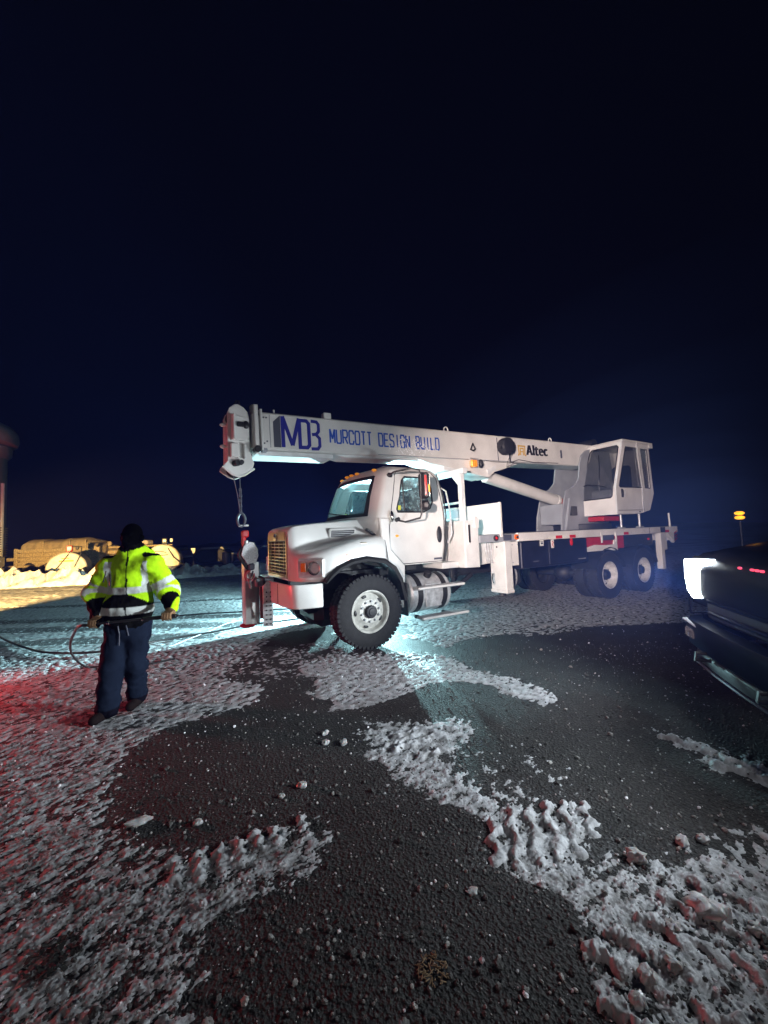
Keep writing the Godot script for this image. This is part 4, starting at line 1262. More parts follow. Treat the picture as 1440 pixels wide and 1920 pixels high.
	put("white_flange", mb().prism(V2([5.24, 1.08, 5.24, 1.17, 5.55, 1.22, 6.0, 1.195, 6.30, 1.20, 6.34, 1.32, 6.44, 1.32, 6.46, 1.06, 6.30, 1.06, 6.05, 1.10, 5.9, 1.08]), 1.13, 1.16, 0.006), M.white, rb)
	put("name_plate", mb().box(Vector3(5.92, 1.365, 1.262), Vector3(0.44, 0.11, 0.012), 0.003), M.slate, rb)
	for x in [5.66, 6.22]: put("plate_clip", mb().box(Vector3(x, 1.37, 1.264), Vector3(0.05, 0.22, 0.02), 0.004), M.white, rb)
	put("rear_locker", mb().box(Vector3(7.50, 1.25, 0.95), Vector3(1.40, 0.28, 0.30), 0.012), M.dark, t)
	put("rear_lamp", mb().ball(Vector3(7.96, 1.26, 1.11), Vector3(0.05, 0.03, 0.02), 8), M.red_lens, t)
	for x in [6.1, 7.58]:
		var gd := []
		for k in 9:
			var a := lerpf(0.25, PI - 0.25, k / 8.0)
			gd.append(PackedVector3Array([Vector3(x + cos(a) * 0.60, 0.53 + sin(a) * 0.60, 0.60), Vector3(x + cos(a) * 0.60, 0.53 + sin(a) * 0.60, 1.19), Vector3(x + cos(a) * 0.615, 0.53 + sin(a) * 0.615, 1.19), Vector3(x + cos(a) * 0.615, 0.53 + sin(a) * 0.615, 0.60)]))
		put("mud_guard", mb().loft(gd), M.black, t, 40.0)
	# rear outrigger legs and stake
	var ro := node("outrigger", t)
	put("leg", mb().box(Vector3(8.40, 0.96, 1.16), Vector3(0.16, 0.94, 0.14), 0.012), M.white, ro)
	put("brace", mb().box(Vector3(8.62, 1.18, 1.14), Vector3(0.20, 0.44, 0.10), 0.012), M.white, ro)
	put("far_leg", mb().box(Vector3(8.40, 0.96, -1.16), Vector3(0.16, 0.94, 0.14), 0.012), M.white, ro)
	put("gusset", mb().prism(V2([8.78, 1.40, 9.16, 1.40, 9.14, 1.12]), 1.10, 1.18, 0.006), M.white, ro)
	put("socket", mb().box(Vector3(8.38, 1.475, 1.264), Vector3(0.24, 0.13, 0.010), 0.003), M.dark, ro)
	put("bumper_bar", mb().box(Vector3(9.12, 1.30, 0), Vector3(0.08, 0.22, 2.3), 0.01), M.white, t)
	for k in 3: put("chevron", mb().box(Vector3(9.05, 1.40 - k * 0.09, 1.262), Vector3(0.16, 0.022, 0.006), 0.002, Basis(Vector3.BACK, 0.4)), M.red_lens, ro)
	put("stake", mb().cyl(Vector3(8.92, 1.52, 1.2), Vector3(8.90, 1.90, 1.2), 0.026, 0.022), M.white, t)
	# front stabiliser that hangs at the bumper, with a pierced plate beside it
	var fs := node("front_stabiliser", t)
	put("post", mb().box(Vector3(-1.36, 0.80, -0.20), Vector3(0.22, 0.94, 0.22), 0.012), M.white, fs)
	put("foot", mb().ball(Vector3(-1.42, 0.32, -0.16), Vector3(0.12, 0.035, 0.12), 8), M.red, fs)
	put("cylinder", mb().cyl(Vector3(-1.22, 1.02, -0.02), Vector3(-1.22, 0.42, -0.02), 0.045, -1.0, 14), M.dark, fs)
	put("bracket", mb().box(Vector3(-1.20, 0.96, -0.04), Vector3(0.26, 0.12, 0.22), 0.015), M.grey, fs)
	put("elbow_pipe", mb().tube([Vector3(-1.30, 1.06, 0.08), Vector3(-1.24, 1.03, 0.12), Vector3(-1.22, 0.8, 0.12), Vector3(-1.25, 0.6, 0.12), Vector3(-1.22, 0.45, 0.10)], 0.022, 8), M.black, fs)
	var plate := V2([-0.07, -0.32, 0.07, -0.32, 0.07, 0.28, 0.0, 0.34, -0.07, 0.26])
	var po := put("pierced_plate", mb().prism(plate, -0.012, 0.012, 0.003), M.alu, fs)
	po.position = Vector3(-1.21, 0.66, 0.24); po.rotation.y = -0.35
	for j in 8:
		for i in 2: put("hole", mb().cyl(Vector3(-1.235 + i * 0.055, 0.38 + j * 0.065, 0.255 + i * 0.02), Vector3(-1.23 + i * 0.055, 0.38 + j * 0.065, 0.262 + i * 0.02), 0.012, -1.0, 8), M.black, fs)


const GLYPH := {
	"M": [[0, 0, 0, 1, 0.5, 0.28, 1, 1, 1, 0]], "U": [[0, 1, 0, 0.14, 0.14, 0, 0.86, 0, 1, 0.14, 1, 1]], "R": [[0, 0, 0, 1, 0.84, 1, 1, 0.86, 1, 0.6, 0.84, 0.46, 0.08, 0.46], [0.5, 0.40, 1, 0]],
	"C": [[1, 0.74, 1, 0.86, 0.86, 1, 0.14, 1, 0, 0.86, 0, 0.14, 0.14, 0, 0.86, 0, 1, 0.14, 1, 0.26]], "O": [[0, 0.14, 0, 0.86, 0.14, 1, 0.86, 1, 1, 0.86, 1, 0.14, 0.86, 0, 0.14, 0, 0, 0.14]],
	"T": [[0, 1, 1, 1], [0.5, 0.93, 0.5, 0]], "D": [[0, 0, 0, 1, 0.84, 1, 1, 0.84, 1, 0.16, 0.84, 0, 0, 0]], "E": [[1, 1, 0, 1, 0, 0, 1, 0], [0.1, 0.5, 0.85, 0.5]],
	"S": [[1, 0.76, 1, 0.86, 0.86, 1, 0.14, 1, 0, 0.86, 0, 0.66, 0.14, 0.54, 0.86, 0.46, 1, 0.34, 1, 0.14, 0.86, 0, 0.14, 0, 0, 0.14, 0, 0.24]], "I": [[0.5, 0, 0.5, 1]],
	"G": [[1, 0.74, 1, 0.86, 0.86, 1, 0.14, 1, 0, 0.86, 0, 0.14, 0.14, 0, 0.86, 0, 1, 0.14, 1, 0.46, 0.55, 0.46]], "N": [[0, 0, 0, 1, 1, 0, 1, 1]],
	"B": [[0, 0, 0, 1, 0.8, 1, 0.94, 0.88, 0.94, 0.62, 0.8, 0.51, 0.08, 0.51], [0.8, 0.48, 1, 0.36, 1, 0.13, 0.85, 0, 0.05, 0]], "L": [[0, 1, 0, 0, 1, 0]],
}


func truck_boom(t: Node3D) -> void:
	var ang := 0.029
	var B := Transform3D(Basis(Vector3.BACK, ang), Vector3(-1.28, 3.225, 0))
	var hw := 0.29
	var boom := put("boom", mb(B).prism(V2([0, 0.285, 8.5, 0.285, 8.6, 0.15, 8.6, -0.20, 8.4, -0.285, 0, -0.285]), -hw, hw, 0.022), M.white, t)
	# thinner inner sections show at the tip
	put("inner_section", mb(B).prism(V2([-0.10, 0.25, 0.2, 0.25, 0.2, -0.25, -0.10, -0.25]), -0.25, 0.25, 0.02), M.steel_white, boom)
	for q in [[-0.09, 0.06, 0.36], [0.0, 0.03, 0.30]]: put("collar", mb(B).prism(V2([q[0], q[2] + 0.02, q[0] + q[1], q[2] + 0.02, q[0] + q[1], -q[2], q[0], -q[2]]), -hw - 0.03, hw + 0.03, 0.008), M.white, boom)
	put("roller", mb(B).cyl(Vector3(-0.06, -0.29, 0.20), Vector3(-0.06, -0.29, 0.36), 0.05, -1.0, 16, 0.008), M.black, boom)
	put("roller_bracket", mb(B).box(Vector3(-0.06, 0.34, 0.18), Vector3(0.10, 0.12, 0.14), 0.01), M.grey, boom)
	put("roller_bracket", mb(B).box(Vector3(0.05, -0.29, 0.24), Vector3(0.08, 0.06, 0.12), 0.01), M.grey, boom)
	put("wear_plate", mb(B).box(Vector3(0.55, -0.325, 0), Vector3(1.26, 0.075, 0.44), 0.01), M.frosty, boom)
	put("under_rib", mb(B).prism(V2([1.2, -0.285, 5.6, -0.285, 5.3, -0.33, 1.4, -0.33]), -0.20, 0.20, 0.01), M.frosty, boom)
	put("keel", mb().prism(V2([1.55, 3.02, 1.9, 2.93, 2.4, 2.88, 3.12, 2.77, 3.42, 2.73, 3.60, 2.86, 3.86, 2.93, 4.35, 3.08, 1.55, 3.06]), -0.27, 0.27, 0.012), M.white, boom)
	put("keel_plate", mb().prism(V2([3.35, 2.90, 3.62, 3.0, 3.62, 2.92, 3.40, 2.80]), 0.268, 0.285, 0.003), M.frosty, boom)
	put("flange_line", mb(B).box(Vector3(4.3, -0.27, 0.297), Vector3(4.6, 0.014, 0.018), 0.004), M.grey, boom)
	put("seam_plate", mb(B).box(Vector3(0.14, 0.0, 0.291), Vector3(0.012, 0.5, 0.006), 0.002), M.grey, boom)
	for q in [[0.05, 0.20], [0.09, 0.20], [0.09, -0.16], [0.05, -0.19]]: put("bolt", mb(B).cyl(Vector3(q[0], q[1], 0.285), Vector3(q[0], q[1], 0.302), 0.012, -1.0, 8), M.slate, boom)
	put("top_box", mb(B).box(Vector3(1.10, 0.335, 0.20), Vector3(0.13, 0.11, 0.12), 0.008), M.white, boom)
	put("top_pin", mb(B).cyl(Vector3(0.24, 0.27, 0.2), Vector3(0.235, 0.36, 0.2), 0.014, -1.0, 8), M.white, boom)
	for s in [3.62, 6.86]:
		var a := []
		for k in 9: a.append(Vector3(s + cos(PI * k / 8.0) * 0.05, 0.31 + sin(PI * k / 8.0) * 0.06, 0.24))
		a.insert(0, Vector3(s + 0.05, 0.25, 0.24)); a.append(Vector3(s - 0.05, 0.25, 0.24))
		put("hose_hoop", mb(B).tube(a, 0.013, 6), M.white, boom)
	for s in [4.98, 5.33]: put("cable_guide", mb(B).box(Vector3(s, -0.01, 0.293), Vector3(0.014, 0.50, 0.014), 0.003), M.slate, boom)
	put("slot_bracket", mb(B).box(Vector3(7.17, -0.02, 0.298), Vector3(0.05, 0.20, 0.03), 0.01), M.slate, boom)
	put("tie_ring", mb(B).tube([Vector3(4.18, -0.07, 0.31), Vector3(4.24, 0.06, 0.32), Vector3(4.30, -0.05, 0.32), Vector3(4.24, -0.09, 0.33)], 0.018, 6, true), M.black, boom)
	put("side_cable", mb(B).tube([Vector3(5.33, -0.10, 0.31), Vector3(5.30, -0.30, 0.34), Vector3(5.6, -0.22, 0.31), Vector3(6.1, -0.26, 0.31), Vector3(7.0, -0.25, 0.31)], 0.008, 5), M.black, boom)
	put("cable_loop", mb(B).tube([Vector3(5.15, -0.12, 0.5), Vector3(5.05, -0.35, 0.46), Vector3(5.1, -0.42, 0.4), Vector3(5.35, -0.33, 0.36), Vector3(5.42, -0.28, 0.32)], 0.006, 5), M.black, boom)
	# cable drum, amber lamp and its dark neighbour
	var drum := put("cable_drum", mb(B).lathe([[0.10, 0.0], [0.165, 0.01], [0.182, 0.05], [0.182, 0.18], [0.165, 0.21], [0.11, 0.225], [0.05, 0.225]], Vector3(5.12, 0.035, 0.29), Vector3(0, 0, 1), 14), M.dark, boom, 20.0)
	put("drum_hub", mb(B).cyl(Vector3(4.92, 0.0, 0.40), Vector3(4.95, 0.0, 0.40), 0.05, -1.0, 10), M.black, drum)
	var bc := put("warning_lamp", mb().box(Vector3(2.92, 2.985, 0.345), Vector3(0.15, 0.14, 0.10), 0.02), M.amber, boom)
	for k in 3: put("lens_rib", mb().box(Vector3(2.87 + k * 0.05, 2.985, 0.397), Vector3(0.010, 0.13, 0.008), 0.002), M.orange_lens, bc)
	put("lamp_cage", mb().tube([Vector3(2.82, 2.90, 0.36), Vector3(2.82, 3.09, 0.36), Vector3(3.04, 3.09, 0.36), Vector3(3.04, 2.92, 0.36)], 0.008, 5), M.alu, bc)
	put("dark_horn", mb().ball(Vector3(3.13, 3.0, 0.34), Vector3(0.045, 0.09, 0.05), 8), M.black, boom)
	# lettering
	put("logo_side", mb(B).prism(V2([0.19, 0.15, 0.30, 0.255, 0.30, -0.24, 0.19, -0.24]), 0.288, 0.2925), M.slate, boom)
	put("logo_letter_m", mb(B).stroke([Vector2(0.335, -0.235), Vector2(0.335, 0.245), Vector2(0.478, -0.20), Vector2(0.595, 0.235)], 0.058, 0.2945, 0.004), M.deepblue, boom)
	put("logo_letter_d", mb(B).stroke([Vector2(0.60, 0.205), Vector2(0.715, 0.205), Vector2(0.752, 0.165), Vector2(0.752, -0.18), Vector2(0.715, -0.222), Vector2(0.60, -0.222)], 0.056, 0.2960, 0.004, true), M.deepblue, boom)
	put("logo_letter_b", mb(B).stroke([Vector2(0.79, 0.210), Vector2(0.885, 0.205), Vector2(0.915, 0.165), Vector2(0.915, 0.055), Vector2(0.875, 0.005), Vector2(0.80, -0.006)], 0.050, 0.2952, 0.004).stroke([Vector2(0.875, -0.01), Vector2(0.925, -0.06), Vector2(0.925, -0.185), Vector2(0.89, -0.232), Vector2(0.78, -0.236)], 0.050, 0.2945, 0.004), M.deepblue, boom)
	var text := "MURCOTT DESIGN BUILD"
	var adv := 2.30 / text.length()
	for i in text.length():
		if text[i] == " ": continue
		var g := mb(B)
		var k := 0
		for line in GLYPH[text[i]]:
			var pts := []
			for j in range(0, line.size(), 2): pts.append(Vector2(1.10 + adv * i + 0.012 + line[j] * adv * 0.70, -0.115 + line[j + 1] * 0.225))
			g.stroke(pts, 0.027, 0.2925 + k * 0.001, 0.004)
			k += 1
		put("letter_" + text[i].to_lower(), g, M.blue, boom)
	put("maker_mark", mb(B).stroke([Vector2(5.62, -0.12), Vector2(5.66, -0.09), Vector2(5.645, 0.10), Vector2(5.865, 0.10), Vector2(5.85, -0.09), Vector2(5.89, -0.12)], 0.030, 0.2925, 0.004).stroke([Vector2(5.705, -0.11), Vector2(5.705, 0.045), Vector2(5.805, 0.045), Vector2(5.805, -0.11)], 0.028, 0.2935, 0.004).stroke([Vector2(5.71, -0.03), Vector2(5.80, -0.03)], 0.024, 0.2945, 0.004), M.yellow_logo, boom)
	var tm := TextMesh.new()
	var f := SystemFont.new()
	f.font_names = PackedStringArray(["Droid Sans"]); f.font_weight = 700
	tm.font = f; tm.text = "Altec"; tm.font_size = 64; tm.depth = 0.006; tm.pixel_size = 0.0046
	tm.material = M.ink
	var to := MeshInstance3D.new()
	to.mesh = tm
	named(to, "maker_lettering", boom)
	to.transform = B * Transform3D(Basis.from_scale(Vector3(1.04, 1.04, 1.0)), Vector3(6.30, 0.012, 0.292))
	for k in 2:
		var tw: MeshInstance3D = copy(to, "maker_lettering", boom)
		tw.transform = to.transform * Transform3D(Basis(), Vector3(-0.012 * (k + 1), 0, 0.0008 * (k + 1)))
	# white flecks painted in for the icy glare on the side of the boom
	var ice := mb(B)
	for k in 190:
		var a := rng.randf() * TAU
		var rr := sqrt(rng.randf())
		var c := Vector2(2.78 + cos(a) * rr * 0.50 + rng.randfn(0.0, 0.06), -0.12 + sin(a) * rr * 0.15 + rng.randfn(0.0, 0.03))
		if c.y < -0.27 or c.y > 0.2: continue
		ice.box(Vector3(c.x, c.y, 0.298), Vector3(rng.randf_range(0.008, 0.032), rng.randf_range(0.006, 0.02), 0.005), 0.002, Basis(Vector3.BACK, rng.randf() * 3.0) * Basis(Vector3.RIGHT, rng.randfn(0.0, 0.25)) * Basis(Vector3.UP, rng.randfn(0.0, 0.25)))
	tag(put("glare_flecks", ice, mat(lin(0.95, 0.95, 0.95), 0.15), boom), "white flecks for the icy glare over the lettering", "", "", "stuff")
	# head with its sheaves
	var head := node("boom_head", t)
	var side := V2([-1.73, 3.46, -1.70, 3.54, -1.63, 3.60, -1.58, 3.61, -1.50, 3.57, -1.44, 3.50, -1.42, 3.40, -1.42, 2.92, -1.36, 2.74, -1.38, 2.67, -1.50, 2.57, -1.58, 2.54, -1.67, 2.57, -1.79, 2.66, -1.78, 2.70, -1.73, 2.76])
	put("side_plate", mb().prism(side, 0.17, 0.205, 0.008), M.white, head)
	put("side_plate", mb().prism(side, -0.205, -0.17, 0.008), M.white, head)
	put("tie_box", mb().box(Vector3(-1.50, 3.17, 0), Vector3(0.16, 0.62, 0.33), 0.01), M.steel_white, head)
	put("front_web", mb().box(Vector3(-1.70, 3.05, 0), Vector3(0.03, 0.62, 0.33), 0.006), M.white, head)
	put("upper_shoe", mb().prism(V2([-1.68, 3.06, -1.68, 3.44, -1.44, 3.40, -1.44, 3.06]), 0.205, 0.255, 0.008).box(Vector3(-1.66, 3.24, 0.31), Vector3(0.03, 0.36, 0.12), 0.01), M.white, head)
	put("lower_shoe", mb().box(Vector3(-1.64, 2.90, 0.25), Vector3(0.12, 0.20, 0.10), 0.012).box(Vector3(-1.50, 2.90, 0.24), Vector3(0.03, 0.22, 0.07), 0.008), M.white, head)
	put("pin_block", mb().box(Vector3(-1.56, 3.29, 0.27), Vector3(0.10, 0.07, 0.05), 0.015).ball(Vector3(-1.48, 3.29, 0.27), Vector3(0.045, 0.06, 0.03), 8), M.black, head)
	put("nozzle", mb().cyl(Vector3(-1.64, 2.72, 0.20), Vector3(-1.60, 2.72, 0.27), 0.045, -1.0, 12).cyl(Vector3(-1.55, 2.735, 0.2), Vector3(-1.55, 2.735, 0.28), 0.035, -1.0, 12), M.dark, head)
	put("lip", mb().tube([Vector3(-1.80, 2.67, 0.20), Vector3(-1.67, 2.56, 0.21), Vector3(-1.58, 2.53, 0.21), Vector3(-1.50, 2.555, 0.21), Vector3(-1.36, 2.66, 0.20)], 0.016, 6), M.white, head)
	for q in [[-1.58, 2.68, 0.13], [-1.58, 3.46, 0.13]]:
		for z in [-0.09, 0.0, 0.09]: put("sheave", mb().lathe([[q[2], -0.03], [q[2] - 0.03, 0.0], [q[2], 0.03]], Vector3(q[0], q[1], z), Vector3(0, 0, 1), 24), M.dark, head)
	for y in [2.98, 3.30]: put("front_lamp", mb().ball(Vector3(-1.77, y, 0.1), Vector3(0.05, 0.03, 0.03), 8), M.print, head)
	put("eye", mb().tube([Vector3(-1.62, 3.59, 0.19), Vector3(-1.60, 3.66, 0.19), Vector3(-1.56, 3.66, 0.19), Vector3(-1.55, 3.59, 0.19)], 0.010, 6), M.black, head)
	# lifting cylinder and turret
	var cy := put("lift_cylinder", mb().cyl(Vector3(3.56, 2.81, 0), Vector3(6.0, 2.31, 0), 0.135, -1.0, 28, 0.02), M.white, t, 30.0)
	put("gland", mb().cyl(Vector3(5.93, 2.324, 0), Vector3(6.02, 2.306, 0), 0.147, -1.0, 28, 0.012), M.white, cy, 30.0)
	put("rod", mb().cyl(Vector3(6.0, 2.31, 0), Vector3(6.62, 2.18, 0), 0.105, -1.0, 24), mat(lin(0.45, 0.16, 0.13), 0.4), cy, 30.0)
	put("clevis", mb().cyl(Vector3(3.52, 2.81, -0.2), Vector3(3.52, 2.81, 0.2), 0.075, -1.0, 16, 0.01), M.steel_white, cy)
	var tu := node("turret", t)
	var prof := V2([5.62, 1.56, 5.66, 1.90, 5.80, 2.30, 5.90, 2.52, 6.22, 2.64, 6.42, 2.80, 6.52, 3.20, 6.62, 3.44, 6.80, 3.56, 7.4, 3.72, 7.9, 3.6, 8.0, 3.0, 7.7, 2.2, 7.6, 1.56])
	for z in [0.32, -0.36]: put("side_plate", mb().prism(prof, z, z + 0.04, 0.008), M.grey, tu)
	put("web", mb().box(Vector3(6.6, 1.95, 0), Vector3(1.7, 0.5, 0.62), 0.02), M.grey, tu)
	put("valve_box", mb().box(Vector3(6.07, 2.02, 0.38), Vector3(0.24, 0.22, 0.08), 0.01), M.black, tu)
	put("rib", mb().prism(V2([5.70, 1.56, 5.78, 1.56, 6.0, 2.30, 5.92, 2.32]), 0.36, 0.42, 0.006), M.grey, tu)
	put("slew_ring", mb().cyl(Vector3(6.9, 1.55, 0), Vector3(6.9, 1.70, 0), 0.72, -1.0, 44, 0.02), M.dark, tu)
	put("gearbox", mb().box(Vector3(6.95, 1.80, 0.62), Vector3(0.74, 0.12, 0.40), 0.02), M.red, tu)
	put("winch", mb().cyl(Vector3(7.6, 3.85, -0.25), Vector3(7.6, 3.85, 0.15), 0.14, -1.0, 20), M.dark, tu)
	for q in [[6.98, 1.0], [7.62, 1.1]]:
		var le := put("cab_prop", mb().cyl(Vector3(q[0], 1.55, q[1]), Vector3(q[0], 1.90, q[1]), 0.028, -1.0, 10), M.alu, tu)
		put("prop_foot", mb().box(Vector3(q[0], 1.57, q[1]), Vector3(0.16, 0.03, 0.12), 0.008), M.grey, le)


func operator_cab(t: Node3D) -> void:
	var z0 := 0.26
	var z1 := 1.15
	var outer := V2([7.03, 3.66, 8.26, 3.66, 8.35, 2.40, 8.10, 1.98, 7.58, 1.89, 6.56, 1.88, 6.58, 2.52])
	var inner := V2([7.07, 3.60, 8.20, 3.60, 8.29, 2.42, 8.06, 2.04, 7.57, 1.95, 6.62, 1.94, 6.64, 2.50])
	var win1 := V2([7.12, 3.48, 7.14, 3.52, 7.70, 3.53, 7.80, 2.60, 7.77, 2.54, 6.76, 2.52, 6.73, 2.56])
	var win2 := V2([7.83, 3.53, 8.16, 3.53, 8.20, 2.56, 8.17, 2.53, 7.92, 2.53])
	var front := mb(Transform3D(Basis(Vector3(0, 0, 1), Vector3.UP, Vector3(-1, 0, 0)), Vector3(0, 0, 0)))
	var fw := V2([0.33, 2.30, 0.30, 2.40, 0.30, 2.55, 0.38, 3.50, 0.42, 3.56, 1.04, 3.56, 1.08, 3.50, 1.09, 2.55, 1.06, 2.32, 1.02, 2.28, 0.36, 2.27])
	front.prism(fw, -7.5, -6.4)
	var body: MB = await carve(mb().prism(outer, z0, z1, 0.015), [mb().prism(inner, z0 + 0.05, z1 - 0.05), mb().prism(win1, 0.8, 1.4), mb().prism(win2, 0.8, 1.4), front])
	var c := put("operator_cab", body, M.white, t, 30.0)
	for w in [[win1, "door_window"], [win2, "rear_window"]]:
		put(w[1], mb().prism(w[0], z1 - 0.035, z1 - 0.025), M.darkglass, c)
		var loop := []
		for q in w[0]: loop.append(Vector3(q.x, q.y, z1 - 0.006))
		put("window_seal", mb().tube(loop, 0.012, 6, true), M.black, c)
	# the front pane bends where the nose turns upright
	var fx := func(y: float) -> float: return 6.56 + 0.02 * (y - 1.88) / 0.64 if y < 2.52 else lerpf(6.58, 7.03, (y - 2.52) / 1.14)
	var loop := []
	for k in fw.size():
		var a: Vector2 = fw[k]; var b: Vector2 = fw[(k + 1) % fw.size()]
		for u in 3:
			var q := a.lerp(b, u / 3.0)
			loop.append(Vector3(fx.call(q.y) - 0.002, q.y, q.x))
	put("window_seal", mb().tube(loop, 0.014, 6, true), M.black, c)
	for h in [[2.285, 2.53], [2.53, 3.555]]:
		var g := mb()
		var ya: float = h[0]; var yb: float = h[1]
		g.quad(Vector3(fx.call(ya) + 0.018, ya, 0.30), Vector3(fx.call(yb) + 0.018, yb, 0.30 if yb < 3 else 0.40), Vector3(fx.call(yb) + 0.018, yb, 1.09 if yb < 3 else 1.06), Vector3(fx.call(ya) + 0.018, ya, 1.06))
		put("front_pane", g, M.darkglass, c)
	put("bar", mb().tube([Vector3(6.60, 2.62, 0.30), Vector3(6.63, 2.66, 0.45), Vector3(6.62, 2.60, 0.75), Vector3(6.60, 2.54, 0.92)], 0.012, 6), M.black, c)
	put("wiper", mb().tube([Vector3(6.92, 3.40, 0.62), Vector3(6.80, 3.05, 0.68), Vector3(6.68, 2.75, 0.72)], 0.008, 5), M.black, c)
	put("corner_mirror", mb().ball(Vector3(6.60, 2.70, 0.24), Vector3(0.03, 0.07, 0.05), 8), M.print, c)
	put("roof_cap", mb().prism(V2([7.0, 3.66, 7.03, 3.70, 8.46, 3.72, 8.46, 3.58, 8.27, 3.57, 8.25, 3.662]), z0 - 0.01, z1 + 0.012, 0.01), M.white, c)
	put("pillar_trim", mb().tube([Vector3(7.66, 3.68, z1 + 0.012), Vector3(7.72, 3.0, z1 + 0.008), Vector3(7.77, 2.52, z1 + 0.008), Vector3(7.74, 1.92, z1 + 0.006)], 0.012, 6), M.alu, c)
	put("door_seam", mb().tube([Vector3(6.63, 1.975, z1 + 0.002), Vector3(7.80, 1.985, z1 + 0.002)], 0.007, 5), M.seam, c)
	put("door_seam", mb().tube([Vector3(7.80, 2.5, z1 + 0.002), Vector3(7.78, 1.99, z1 + 0.002)], 0.006, 5), M.seam, c)
	put("front_edge", mb().tube([Vector3(7.04, 3.66, z1 - 0.01), Vector3(6.59, 2.52, z1 - 0.01), Vector3(6.57, 1.89, z1 - 0.01)], 0.022, 8), M.frosty, c)
	put("door_handle", mb().box(Vector3(6.84, 2.38, z1 + 0.01), Vector3(0.09, 0.20, 0.03), 0.03), M.black, c)
	put("handle_bar", mb().tube([Vector3(6.86, 2.46, z1 + 0.02), Vector3(6.88, 2.44, z1 + 0.05), Vector3(6.88, 2.32, z1 + 0.05), Vector3(6.86, 2.30, z1 + 0.02)], 0.012, 6), M.alu, c)
	put("keyhole", mb().box(Vector3(7.58, 1.94, z1 + 0.002), Vector3(0.06, 0.03, 0.01), 0.003), M.black, c)
	put("seat", mb().box(Vector3(7.5, 2.35, 0.7), Vector3(0.5, 0.14, 0.5), 0.05).box(Vector3(7.75, 2.75, 0.7), Vector3(0.14, 0.8, 0.46), 0.06), M.slate, c)
	put("console", mb().box(Vector3(6.85, 2.25, 0.7), Vector3(0.24, 0.5, 0.5), 0.04).cyl(Vector3(6.95, 2.4, 0.55), Vector3(7.0, 2.85, 0.55), 0.02), M.grey, c)


